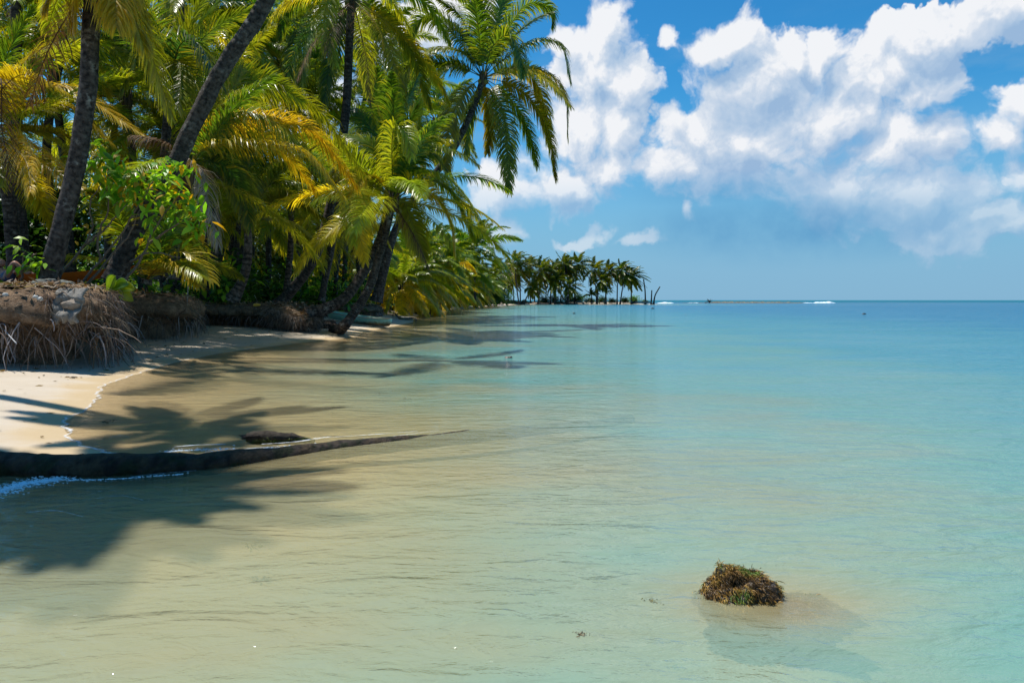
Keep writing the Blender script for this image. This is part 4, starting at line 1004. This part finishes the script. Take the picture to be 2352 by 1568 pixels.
# fibrous root ball at the foot of the leaning beach palm
bp_ = next(o for o in bpy.data.objects if str(o.get('label', '')).startswith('beach palm leaning'))
rb = G(728, 760, .05) + np.array([0, .55, .06]); mb = MB()
V_, F_ = ball(rb, (.85, .5, .38), 40, 24, .4, 11.0); mb.add(V_, F_, (.06, .042, .03))
V_, F_ = ball(rb + [-1.1, .25, .12], (.9, .55, .42), 40, 24, .5, 3.0); mb.add(V_, F_, (.08, .055, .04))
for _ in range(900):
    d_ = nrm(r3.normal(0, 1, 3) * [1, 1, .7] + [0, -.4, .3]); k_ = r3.integers(0, 2)
    p_ = rb + [-1.1 * k_, .25 * k_, .1 * k_] + d_ * np.array([.85, .5, .36]); P_ = [p_]; dd = d_ * .6 + [0, -.2, -.1]
    for _k in range(4):
        p_ = p_ + dd * .09; dd = dd + [0, 0, -.45] + r3.normal(0, .2, 3); dd = nrm(dd); P_.append(p_)
    V_, F_ = tube(P_, np.linspace(.011, .004, 5), 3, False); mb.add(V_, F_, np.array((.17, .12, .09)) * r3.uniform(.4, 2.0))
mb.build("root_ball", M_ROOT, bp_)
# litter of leaf scraps, sticks and husks on the bank top
def chips(name, pts, size, cols, r, lab, kind="stuff", flat=.25):
    mb = MB(); n = len(pts)
    D = r.normal(0, 1, (n, 3)); D[:, 2] *= flat; D = nrm(D); S = nrm(np.cross(D, r.normal(0, .3, (n, 3)) + [0, 0, 1]))
    sz = size * r.uniform(.4, 1.5, n)[:, None]; a = r.uniform(.12, .5, n)[:, None]
    rows = [pts, pts + D * sz * .5 + S * sz * a * .5, pts + D * sz, pts + D * sz * .5 - S * sz * a * .5]
    V = np.stack(rows, 1).reshape(-1, 3); F_ = np.arange(n * 4).reshape(-1, 4)
    cc = np.array(cols)[r.integers(0, len(cols), n)] * r.uniform(.6, 1.3, (n, 1))
    mb.add(V, F_, np.repeat(cc, 4, 0)); o = mb.build(name, M_DRY, None, smooth=False); meta(o, lab, None, None, kind); return o
idx = near_i[r3.integers(0, len(near_i), 9000)]; u = -np.abs(r3.normal(0, 1.1, 9000)) + .22
pp = BP[idx] + BN[idx] * u[:, None] + r3.normal(0, .1, (9000, 2)); zz = BZT[idx] + .05 + r3.uniform(-.02, .06, 9000) - np.clip(u, 0, 1) * .5
zz = zz + .03
chips("leaf_litter", np.column_stack([pp, zz]), .16, [(.30, .24, .18), (.16, .11, .07), (.42, .37, .31), (.22, .13, .07), (.10, .07, .05)], r3, "dry leaf litter and twigs covering the bank top")
# scraps of weed and leaf on the sand
n = 420; P = []
while len(P) < n:
    x = r3.uniform(-11, -3); y = r3.uniform(6.2, 26)
    a = np.array([x]), np.array([y])
    s = sdf(*a, SH)[0]; b = sdf(*a, INL)[0]
    if s > .15 and b < -.15 and r3.random() < .25 + .75 * (b > -1.6): P.append((x, y, gz(x, y) + .012))
chips("beach_litter", np.array(P), .10, [(.18, .12, .05), (.30, .20, .07), (.10, .07, .04), (.35, .28, .15)], r3, "scattered brown scraps of weed and leaf on the sand", flat=.06)

def froth(L, n, wid, size, seed):
    r = np.random.default_rng(seed); Q = catmull(gp(L), 80); mb = MB()
    for i in range(n):
        q = Q[r.integers(0, 80)] + r.normal(0, 1, 2) * np.array([wid, wid]) * abs(r.normal(0, .7)); k = size * r.uniform(.3, 1.3)
        V, F_ = ball((q[0], q[1], .004), (k * r.uniform(1, 2.5), k, k * .45), 7, 5); mb.add(V, F_, (.8, .83, .86))
    o = mb.build("foam", M_BREAK); meta(o, "bubbly foam washing against the fallen trunk", None, None, "stuff")
froth([(-60,1142),(0,1128),(60,1110),(135,1100)], 2600, .085, .005, 1)
froth([(160,1102),(260,1100),(420,1088)], 220, .02, .005, 2)
froth([(600,1031),(680,1025),(760,1018),(860,1008)], 700, .03, .0055, 3)
froth([(380,1036),(450,1033),(540,1030)], 260, .05, .0045, 4)
# ------------------------------------------------------------------ fallen trunk half sunk in the foreground
def fallen():
    P = [G(-180, 1072, .08), G(0, 1068, .06), G(140, 1071, .055), G(270, 1071, .05), G(400, 1068, .035), G(520, 1060, .02), G(650, 1046, -.005), G(760, 1034, -.03), G(880, 1022, -.045), G(1000, 1010, -.062), G(1150, 994, -.09), G(1300, 979, -.15), G(1450, 962, -.24)]
    Q = catmull(P, 150); s = np.linspace(0, 1, 150); r = np.interp(s, [0, .35, .6, 1], [.108, .098, .082, .055])
    sides = 20
    nz = np.array([[mnoise.fractal((q[0] * 2.4, q[1] * 2.4 + math.cos(6.283 * j / sides) * .5, math.sin(6.283 * j / sides) * .5), .7, 2, 4) for j in range(sides)] for q in Q])
    V, F_ = tube(Q, r[:, None] * (1 + .22 * nz), sides, True)
    ringc = 0.55 + 0.9 * ((np.arange(150) * 7.3 / 9 + rng.normal(0, .12, 150)) % 1.0 > .35)
    C = np.tile((.045, .033, .024), (len(V), 1)) * np.append(np.repeat(ringc, sides), [1, 1])[:, None]; zz = np.array([v[2] for v in V]); nn = rng.random(len(V))
    mid = (V[:, 1] < np.interp(V[:, 0], Q[:, 0], Q[:, 1]))
    g = np.array([mnoise.fractal((v[0] * 4, v[1] * 6, v[2] * 6), .8, 2, 4) for v in V])
    C = np.where((mid & (g > .22))[:, None], np.array((.032, .036, .014)), C); C = np.where((mid & (g < -.12))[:, None], np.array((.08, .055, .03)), C)
    root = mk("fallen_trunk", V, F_, M_LOG, C); meta(root, "long dark mossy palm trunk lying across the foreground, sinking under the water", "log")
    root2 = None
M_LOG = mat_col("wet_bark", 0.7, 0.2, 18, 1.0, 0.7, 0.04)
fallen()
def log_chunk():
    a = G(567, 1003, .055); b = G(640, 1006, .04); c = G(722, 1012, -.03)
    root = empty("broken_log", a, "short broken mossy log floating just behind the fallen trunk", "log")
    Q = catmull([a, (a + b) / 2, b, (b + c) / 2, c], 40); r = np.interp(np.linspace(0, 1, 40), [0, .08, .3, .7, 1], [.045, .06, .07, .055, .02])
    nz = np.array([[mnoise.fractal((q[0] * 7, math.cos(6.283 * j / 16) * 1., math.sin(6.283 * j / 16) * 1.), .7, 2, 4) for j in range(16)] for q in Q])
    V, F_ = tube(Q, r[:, None] * (1 + .35 * nz), 16, True)
    C = np.tile((.06, .045, .03), (len(V), 1)); C = np.where((V[:, 2:3] < .03), np.array((.06, .08, .015)), C)
    mk("wood", V, F_, M_LOG, C, root)
    mb = MB(); r = np.random.default_rng(3)
    for i in range(9):
        p = a + r.normal(0, .02, 3); V, F_ = tube([p + [.14, 0, 0], p + [.04, 0, 0], p + [-.03 - .04 * r.random(), 0, r.normal(0, .01)]], [.016, .014, .004], 5, True); mb.add(V, F_, (.05, .035, .025))
    mb.build("splinters", M_LOG, root)
    mb = MB(); k = 160; t = r.uniform(.15, .95, k); P0 = np.stack([np.interp(t, np.linspace(0, 1, 40), Q[:, i]) for i in range(3)], -1) + np.column_stack([r.normal(0, .01, k), r.uniform(-.07, -.04, k), r.uniform(-.02, .03, k)])
    leaves(mb, P0, .022, np.array([(.10, .16, .01), (.06, .09, .01), (.16, .2, .02)]), r, aspect=.25, droop=.6); mb.build("moss", M_WEED, root, smooth=False)
log_chunk()

# ------------------------------------------------------------------ weed covered rock
def weed_rock():
    c = G(1712, 1362, 0.0); root = empty("rock", (c[0], c[1], -.3), "rock covered in brown and green seaweed poking out of the foreground water", "rock")
    V1, F1 = ball((c[0] - .01, c[1] + .02, -.05), (.19, .15, .165), 48, 32, .34, 3.0)
    V2, F2 = ball((c[0] + .23, c[1] - .02, -.13), (.27, .13, .11), 48, 28, .4, 7.0)
    mb = MB(); mb.add(V1, F1, (.045, .03, .016)); mb.add(V2, F2, (.06, .042, .022)); V0, F0 = ball((c[0] + .07, c[1] + .05, -.20), (.22, .10, .10), 40, 20, .4, 9.0); mb.add(V0, F0, (.06, .045, .03)); V3, F3 = ball((c[0] - .09, c[1] - .01, -.02), (.095, .075, .095), 30, 20, .5, 5.0); mb.add(V3, F3, (.05, .036, .02)); mb.build("stone", M_ROCK, root)
    r = np.random.default_rng(8)
    def tufts(V, nu, n, size, cols, cen, cond):
        k = r.integers(0, len(V), n); P = V[k]; nr = nrm(P - np.array(cen)); ok = cond(P, nr); P = P[ok]; nr = nr[ok]; m = len(P)
        P = P + r.normal(0, .006, (m, 3)); D = nrm(nr * .45 + r.normal(0, .45, (m, 3)) + np.array([.3, -.4, -.35])); rows = []; l = size * r.uniform(.5, 1.4, m)[:, None]
        S = nrm(np.cross(D, r.normal(0, 1, (m, 3)))); pos = P - nr * .005
        for q, wq in enumerate([.8, 1., .7, .15]):
            rows.append(np.stack([pos - S * .0015 * wq, pos + S * .0015 * wq], 1)); pos = pos + D * l / 3; D = nrm(D + np.array([.1, -.1, -.55]))
        VV = np.stack(rows, 1); b = (np.arange(m) * 8)[:, None] + (np.arange(3) * 2)[None]; F_ = np.stack([b, b + 1, b + 3, b + 2], -1).reshape(-1, 4)
        patch = np.array([mnoise.noise(tuple(p * 11)) for p in P]); ci = np.clip(((patch + .5) * len(cols) + r.normal(0, .6, m)).astype(int), 0, len(cols) - 1)
        cc = np.array(cols)[ci] * r.uniform(.6, 1.4, (m, 1)); return VV.reshape(-1, 3), F_, np.repeat(cc, 8, 0)
    mb = MB()
    cols = [(.07, .04, .012), (.15, .08, .02), (.26, .14, .03), (.42, .25, .05), (.20, .16, .03), (.10, .18, .02)]
    mb.add(*tufts(V1, 48, 34000, .026, cols, (c[0], c[1] + .02, -.12), lambda P, n_: (P[:, 2] > -.06) & ((n_[:, 0] < .45) | (r.random(len(P)) < .35))))
    mb.add(*tufts(V2, 48, 9000, .03, [(.22, .14, .05), (.12, .08, .03), (.34, .22, .08), (.08, .13, .03)], (c[0] + .25, c[1] - .02, -.22), lambda P, n_: (P[:, 2] > -.14)))
    mb.add(*tufts(V3, 30, 12000, .026, cols, (c[0] - .09, c[1] - .01, -.05), lambda P, n_: (P[:, 2] > -.05)))
    mb.build("seaweed", M_WEED, root, smooth=False)
weed_rock()
# loose weed and small rocks in the water
def weed_bit(label, c, size, n, seed, cols):
    r = np.random.default_rng(seed); mb = MB(); P = np.array(c) + r.normal(0, 1, (n, 3)) * np.array([size, size * .6, size * .12])
    leaves(mb, P, size * .7, np.array(cols), r, aspect=.3, droop=.1); o = mb.build("seaweed_clump", M_WEED, None, smooth=False); meta(o, label, "seaweed", "loose seaweed in the shallows")
br = [(.10, .06, .03), (.16, .10, .04), (.06, .04, .02)]; ol = [(.14, .13, .04), (.10, .10, .03), (.2, .17, .05)]
g = G(580, 1252, -.06); weed_bit("submerged brown weed clump in the shaded foreground water", (g[0], g[1], -.05), .05, 60, 1, ol)
weed_bit("small dark floating weed scrap near the bottom, left of the rock", G(1338, 1454, .004), .018, 40, 2, br)
weed_bit("olive weed strand floating just left of the rock", G(1500, 1378, .002), .022, 40, 3, ol)
for i, (x, y, lab) in enumerate([(248,968,"darkest leaf clump on the sand by the shore bend"), (870,903,"thin weed streak in the sandy shallows below the leaning palm"), (930,915,"brown weed speck near the pale sand bar")]):
    z = gz(*G(x, y, .0)[:2]) if i == 0 else .0
    g = G(x, y, max(z, 0)); weed_bit(lab, (g[0], g[1], max(z, 0) + .015 if i == 0 else -.01), .05, 40, 10 + i, br)
for i, (x, y, s, lab) in enumerate([(1168, 821, .085, "small reddish rock breaking the surface in the middle of the lagoon"), (1985, 721, .12, "tiny dark rock far out in the lagoon on the right"), (1840 * .5742 + 473, 706.5, .12, "tiny dark speck of rock before the point"),
                                    (2640*.0+1516, 706, .08, "tiny dark rock out from the tip of the point")]):
    if i == 2: x, y = z5(1908, 667)
    if i == 3: x, y = z5(1168, 714)
    g = G(x, y, 0); V, F_ = ball((g[0], g[1], -.02), (s * (1 + g[1] * .012), s * .6, .03 + .0016 * g[1]), 16, 10, .35, i + 1.0)
    o = mk("rock", V, F_, M_ROCK, np.tile((.12, .06, .045) if i == 0 else (.05, .045, .04), (len(V), 1))); meta(o, lab, "rock", "small rocks in the lagoon")
# driftwood
def stick(label, pts, r0, r1, col, name="driftwood", cat="driftwood", group=None, sides=7, branches=()):
    Q = catmull(pts, 18); mb = MB(); V, F_ = tube(Q, np.linspace(r0, r1, 18) * (1 + .15 * rng.normal(0, 1, 18)), sides, True); mb.add(V, F_, col)
    for b in branches:
        V, F_ = tube(catmull(b, 10), np.linspace(r0 * .6, r1 * .4, 10), 5, True); mb.add(V, F_, col)
    o = mb.build(name, M_ROOT); meta(o, label, cat, group); return o
stick("crooked driftwood branch at the water's edge beyond the canoe", [G(905,716,.35), G(915,727,.25), G(928,731,.15), G(945,731,.1)], .06, .12, (.22, .17, .10), branches=[[G(940,731,.1), G(948,729,.25), G(957,733,.05)], [G(905,716,.35), G(902,724,.2), G(908,728,.1)]])
c = W(1630, 692, 334)
stick("twisted driftwood stump standing on the reef", [(c[0], 334, .1), (c[0] - .3, 334, 1.0), (c[0] - 1.2, 334, 1.9)], .35, .15, (.09, .07, .05), branches=[[(c[0], 334, .6), (c[0] + 1, 334, 1.3), (c[0] + 1.6, 334, 1.2)], [(c[0] - .3, 334, .9), (c[0] - 1.6, 334, 1.1)], [(c[0] - .2, 334, .8), (c[0] + .5, 334, 2.0)], [(c[0]-2.5,334,.2),(c[0],334,.5),(c[0]+1.5,334,.2)]])
for i, (a, b, lab) in enumerate([((1700, 612), (1900, 606), "bleached fallen trunk along the tip of the point"), ((1755, 600), (1700, 618), "root mass at the tip of the point"), ((490, 598), (690, 622), "dark fallen trunk at the water's edge left of the sandy gap"), ((1190, 600), (1260, 615), "grey fallen branch on the point's sand")]):
    P0 = W(*z5(*a), 213); P1 = W(*z5(*b), 211); P0[2] = max(P0[2], .5); P1[2] = max(P1[2], .35)
    stick(lab, [P0, (P0 + P1) / 2 + [0, 0, .1], P1], .35 if i != 2 else .8, .22 if i != 2 else .6, (.30, .25, .2) if i in (0, 3) else (.05, .04, .035), group="driftwood on the point")
stick("weathered stick standing upright at the bank's corner", [W(431, 720, 21.2), W(430, 690, 21.2), W(432, 655, 21.2)], .022, .018, (.35, .31, .28), name="stick", cat="stick")
stick("dead stick leaning on the sand beside the bank corner", [W(436, 706, 21), W(452, 718, 20.8), W(464, 727, 20.6)], .016, .012, (.3, .26, .2), name="stick", cat="stick")
stick("straight pale cane sloping down at the left edge of the root bank", [W(-6, 738, 12.4), W(18, 766, 12.0), W(38, 788, 11.7)], .012, .010, (.45, .45, .45), name="stick", cat="stick")

# ------------------------------------------------------------------ canoe
def canoe():
    A = np.array([*G(742, 748, .12)[:2], .0]); B = np.array([*G(888, 752, .02)[:2], .0])
    A = np.array([-10.3, 38.2, 0]); B = np.array([-6.05, 34.2, 0])
    L = np.linalg.norm(B - A); X = (B - A) / L; Yv = np.array([-X[1], X[0], 0])
    root = empty("canoe", (A + B) / 2 + [0, 0, .1], "faded turquoise dugout canoe pulled up on the sand behind the leaning palm", "boat")
    n = 41; sec = []
    def section(t, inset):
        e = abs(2 * t - 1); w = .40 * (1 - e ** 4) + .06; h = .36 + .08 * e ** 2
        xs = (t - .5) * L; zb = .03 + .24 * max(0, e - .88) / .12
        za = .36 * (1 - t)
        w -= inset; zb += inset * 1.2
        pts = [(-w, h), (-w * .95, h * .6 + zb * .3), (-w * .78, zb + .05), (-w * .5, zb), (0, zb - .0), (w * .5, zb), (w * .78, zb + .05), (w * .95, h * .6 + zb * .3), (w, h)]
        c = (A + B) / 2
        return [c + X * xs + Yv * y + np.array([0, 0, z + za + .02]) for y, z in pts]
    Vo = np.array([section(i / (n - 1), 0) for i in range(n)]); Vi = np.array([section(.012 + .976 * i / (n - 1), .035) for i in range(n)])
    k = 9; V = np.vstack([Vo.reshape(-1, 3), Vi.reshape(-1, 3)]); Fo = grid_faces(n, k); Fi = grid_faces(n, k)[:, ::-1] + n * k; Fr = []
    for i in range(n - 1):
        Fr.append((i * k, (i + 1) * k, n * k + (i + 1) * k, n * k + i * k)); Fr.append((i * k + 8, n * k + i * k + 8, n * k + (i + 1) * k + 8, (i + 1) * k + 8))
    for e in (0, n - 1):
        for j in range(k - 1):
            Fr.append((e * k + j, e * k + j + 1, n * k + e * k + j + 1, n * k + e * k + j))
        for j in range(0, 4): Fr.append((e * k + j, e * k + j + 1, e * k + 7 - j, e * k + 8 - j))
    mk("hull", V, np.vstack([Fo, Fi, np.array(Fr)]), M_HULL, None, root, smooth=False)
    for s in (0, 8):
        V, F_ = tube(Vo[:, s] + [0, 0, .015], .024, 6, True); mk("gunwale", V, F_, M_OBJ, np.tile((.62, .50, .38), (len(V), 1)), root)
    for t in (.3, .65):
        i = int(t * (n - 1)); a, b = Vi[i, 0] - [0, 0, .1], Vi[i, 8] - [0, 0, .1]
        V = [a + X * s * .1 + [0, 0, z] for s in (-1, 1) for z in (0, .03)] + [b + X * s * .1 + [0, 0, z] for s in (-1, 1) for z in (0, .03)]
        F_ = [(0, 1, 3, 2), (4, 6, 7, 5), (0, 2, 6, 4), (1, 5, 7, 3), (0, 4, 5, 1), (2, 3, 7, 6)]
        mk("thwart", V, F_, M_OBJ, np.tile((.4, .32, .22), (8, 1)), root, smooth=False)
M_HULL, _n = material("faded_turquoise_paint"); _p = _n.obj()
_s = _n.new('ShaderNodeSeparateXYZ'); _n.l.new(_p, _s.inputs[0])
_a = _n.noise(_p, 6, 6, .7); _b = _n.noise(_p, 1.5, 4, .6)
_c = _n.mix(_n.mr(_a, .4, .7, 0, .5), (.40, .76, .66), (.28, .58, .50))
_c = _n.mix(_n.mr(_n.math('MULTIPLY_ADD', _a, -.25, _s.outputs[2]), .12, -.02, 0, .9), _c, (.20, .10, .03))
_c = _n.mix(_n.mr(_b, .62, .7, 0, .6), _c, (.35, .28, .2))
_n.out(_n.bsdf(_c, .65, .3, _n.bump(_a, .4, .02)))
canoe()

# ------------------------------------------------------------------ hammock and the person lying in it
def hammock():
    A = W(-150, 585, 18.6); B = W(332, 606, 17.6); root = empty("hammock", B, "orange hammock slung low behind the upright grey trunk", "hammock")
    n = 40; k = 11; V = []
    dirn = nrm((B - A)); side = nrm(np.cross(dirn, [0, 0, 1]))
    for i in range(n):
        t = i / (n - 1); c = A + (B - A) * t + np.array([0, 0, -.62 * math.sin(math.pi * t)]); w = .48 * math.sin(math.pi * min(1, max(0, (t - .06) / .88))) ** .6 + .02
        for j in range(k):
            u = j / (k - 1) * 2 - 1; sag = .30 * math.sin(math.pi * t)
            V.append(c + side * w * u * .8 + np.array([0, 0, sag * (abs(u) ** 1.6 - .2) + .012 * math.sin(j * 2.1 + i * .2)]))
    mk("cloth", V, grid_faces(n, k), M_OBJ, np.tile((.62, .15, .012), (n * k, 1)), root)
    for q, p in ((A, A - dirn * .9 + [0, 0, .25]), (B, B + dirn * .35 + [0, 0, .15])):
        V, F_ = tube([q, (p + q) / 2, p], .012, 5, True); mk("rope", V, F_, M_ROOT, np.tile((.4, .3, .2), (len(V), 1)), root)
hammock()
def person():
    Y = 18.0
    pelvis = W(20, 636, Y - .25); chest = pelvis + np.array([-.42, .18, .15]); neck = W(-10, 613, Y); 
    hd = W(3, 606, Y - .05)
    chest = (pelvis + neck) / 2 + np.array([-.02, .03, -.03])
    kneeL = W(33, 600, Y - .45); footL = W(62, 628, Y - .35); kneeR = W(45, 618, Y - .15); footR = W(85, 632, Y - .1)
    shL = neck + np.array([.02, -.17, -.06]); shR = neck + np.array([.02, .17, -.06])
    J = [pelvis, chest, neck, hd - [0, 0, .02], pelvis + [0, -.09, 0], kneeL, footL, footL + [.12, 0, .04], pelvis + [0, .09, 0], kneeR, footR, footR + [.12, 0, .06], shL, shL + [.1, -.06, -.2], shL + [.28, .03, -.14], shR, shR + [.12, .02, -.22], shR + [.3, -.08, -.16]]
    E = [(0, 1), (1, 2), (2, 3), (0, 4), (4, 5), (5, 6), (6, 7), (0, 8), (8, 9), (9, 10), (10, 11), (2, 12), (12, 13), (13, 14), (2, 15), (15, 16), (16, 17)]
    rad = [.13, .14, .055, .05, .09, .065, .04, .028, .09, .065, .04, .028, .06, .042, .028, .06, .042, .028]
    root = empty("person", pelvis, "person lying in the orange hammock with one knee raised", "person")
    me = bpy.data.meshes.new("body"); o = np.array(root.location)
    me.from_pydata([tuple(np.array(j) - o) for j in J], E, []); me.update()
    ob = bpy.data.objects.new("body", me); COL.objects.link(ob); ob.parent = root
    sm = ob.modifiers.new("skin", 'SKIN'); sd_ = ob.modifiers.new("sub", 'SUBSURF'); sd_.levels = 2; sd_.render_levels = 2
    for v, r in zip(me.skin_vertices[0].data, rad): v.radius = (r, r)
    me.skin_vertices[0].data[0].use_root = True
    m, n = material("tanned_skin"); nz = n.noise(n.obj(), 12, 4, .5)
    n.out(n.bsdf(n.mix(nz, (.34, .17, .11), (.44, .23, .16)), .5, .35)); me.materials.append(m)
    # head with a face turned up towards the sky
    hc = hd + np.array([0, 0, .03]); V, F_ = ball(hc, (.105, .085, .10), 24, 18)
    V = np.array(V)
    def bumpv(c, rr, amt):
        d = np.linalg.norm(V - c, axis=1); w = np.exp(-(d / rr) ** 2)[:, None]; V[:] = V + w * np.array(amt)
    bumpv(hc + [.01, -.03, .1], .022, (0, 0, .028)); bumpv(hc + [.05, -.02, .09], .025, (0, 0, .012)); bumpv(hc + [.085, -.02, .05], .03, (.012, 0, .012))
    for s in (-1, 1): bumpv(hc + [-.025, s * .032, .09], .018, (0, 0, -.012)); bumpv(hc + [-.01, s * .085, .0], .02, (0, s * .022, 0))
    mk("head", V, F_, m, None, root)
    V, F_ = ball(hc + np.array([-.035, 0, -.01]), (.095, .094, .098), 18, 12, .1, 2.0)
    mk("hair", V, F_, M_ROOT, np.tile((.06, .035, .02), (len(V), 1)), root)
    V, F_ = tube([pelvis + [-.1, .03, .05], pelvis, pelvis + [.1, -.06, .02]], [.145, .155, .13], 12, True); mk("shorts", V, F_, M_OBJ, np.tile((.05, .06, .12), (len(V), 1)), root)
person()

# ------------------------------------------------------------------ things lying about on the bank
def lump(name, label, cat, c, r, col, seed, disp=.3, mat=None, group=None, nu=20, nv=14):
    V, F_ = ball(c, r, nu, nv, disp, seed); o = mk(name, V, F_, mat or M_PALE, np.tile(col, (len(V), 1))); meta(o, label, cat, group); return o
M_PALE = mat_col("weathered_stone", .85, .2, 14, .8, .5, .03)
def sheet():
    """pale weathered slab draped over the bank edge"""
    n, k = 26, 18; V = []
    a = W(148, 676, 12.75); 
    for i in range(n):
        for j in range(k):
            u = i / (n - 1); v = j / (k - 1); x = a[0] + u * .50; z = 1.62 - v * .62 + .02 * mnoise.noise((u * 6, v * 6, 2)) 
            e = .09 * fbm(u * 3, v * 3, 1.0); cut = .10 * max(0, v - .75) * 4 * mnoise.noise((u * 7, 5, 5))
            V.append((x + .07 * mnoise.noise((v * 4, u * 2, 7)), 12.62 - .30 * math.sin(v * 1.5) ** .8 + e * 1.3, z + cut))
    V = np.array(V); F_ = grid_faces(n, k); V2 = V + [0, .05, .0]; F2 = F_[:, ::-1] + len(V)
    ed = []
    ring = [i * k for i in range(n)] + [(n - 1) * k + j for j in range(1, k)] + [i * k + k - 1 for i in range(n - 2, -1, -1)] + [j for j in range(k - 2, 0, -1)]
    for a_, b_ in zip(ring, ring[1:] + ring[:1]): ed.append((a_, b_, b_ + len(V), a_ + len(V)))
    o = mk("stone_slab", np.vstack([V, V2]), np.vstack([F_, F2, np.array(ed)]), M_PALE, np.tile((.27, .25, .22), (2 * len(V), 1))); meta(o, "pale grey weathered slab of stone set in the edge of the root bank", "stone")
sheet()
lump("stone", "flat grey boulder below the upright grey trunk", "stone", W(105, 652, 14.2), (.30, .2, .11), (.16, .17, .15), 1.0, .3, group="stones on the bank")
lump("stone", "grey stone right at the foot of the upright trunk", "stone", W(150, 654, 14.4), (.22, .16, .10), (.17, .18, .16), 4.0, .3, group="stones on the bank")
lump("stone", "tan rounded stone left of the pale slab", "stone", W(165, 700, 12.45), (.17, .12, .10), (.34, .28, .22), 5.0, .3, group="stones on the bank")
for i, (x, y, lab) in enumerate([(12, 676, "small white shell scrap near the left edge of the bank"), (82, 681, "pale blue white scrap in the middle of the bank top"), (12, 733, "white scrap in the bank face at the left edge"), (92, 686, "tiny pale scrap beside the blue white one")]):
    lump("shell", lab, "shell", W(x, y, 12.25), (.05, .04, .035), (.62, .64, .62), i + 2.0, .4, group="white scraps on the bank", nu=10, nv=8)
lump("coconut_husk", "brown coconut husk on the bank top below the red bottle", "coconut husk", W(104, 688, 12.5), (.15, .10, .09), (.13, .075, .045), 9.0, .15)
def bottle():
    b = W(95, 670.5, 12.7); root = empty("bottle", b, "clear plastic bottle with a red label lying on the bank", "bottle")
    x = np.array([1, .2, -.08]); x = x / np.linalg.norm(x)
    V, F_ = tube([b - x * .09, b - x * .085, b + x * .05, b + x * .08, b + x * .10], [.02, .033, .033, .014, .012], 12, True); mk("shell", V, F_, M_OBJ, np.tile((.55, .58, .56), (len(V), 1)), root).name = "bottle_body"
    V, F_ = tube([b - x * .03, b + x * .04], .0345, 12, False); mk("label", V, F_, M_OBJ, np.tile((.62, .05, .05), (len(V), 1)), root)
    V, F_ = tube([b + x * .10, b + x * .12], .014, 10, True); mk("cap", V, F_, M_OBJ, np.tile((.6, .04, .04), (len(V), 1)), root)
    c = W(83, 658, 13.1); V, F_ = tube([c, c + [.03, -.06, 0]], .045, 16, False); o = mk("plastic_cup", V, F_, M_OBJ, np.tile((.6, .62, .64), (len(V), 1))); meta(o, "round pale plastic cup above the red labelled bottle", "cup")
    c = W(582, 700, 26.8); V, F_ = tube([c, c + [.03, 0, 0], c + [.2, 0, .01], c + [.28, 0, .01]], [.04, .06, .06, .03], 10, True); o = mk("bottle", V, F_, M_OBJ, np.tile((.75, .42, .05), (len(V), 1))); meta(o, "yellow plastic bottle on the far root bank", "bottle")
bottle()
# beached things at the far end of the sand
def upturned(dx, Y, label, l, h, col, name, cat):
    x = xat(dx, Y); z = gz(x, Y); n, k = 20, 9; V = []
    for i in range(n):
        t = i / (n - 1); e = (1 - abs(2 * t - 1) ** 2.5)
        for j in range(k):
            a = math.pi * j / (k - 1); V.append((x + (t - .5) * l, Y + math.cos(a) * l * .25 * (e + .05), z - .02 + math.sin(a) * h * (e + .04)))
    o = mk(name, V, grid_faces(n, k), M_OBJ, np.tile(col, (n * k, 1))); meta(o, label, cat)
upturned(984, 84, "small white upturned dinghy at the far end of the beach", 1.9, .75, (.75, .74, .70), "dinghy", "boat")
upturned(1003, 84, "dark rounded bundle beside the white dinghy", .9, .7, (.06, .05, .05), "bundle", "bundle")
print("objects", len(bpy.data.objects))
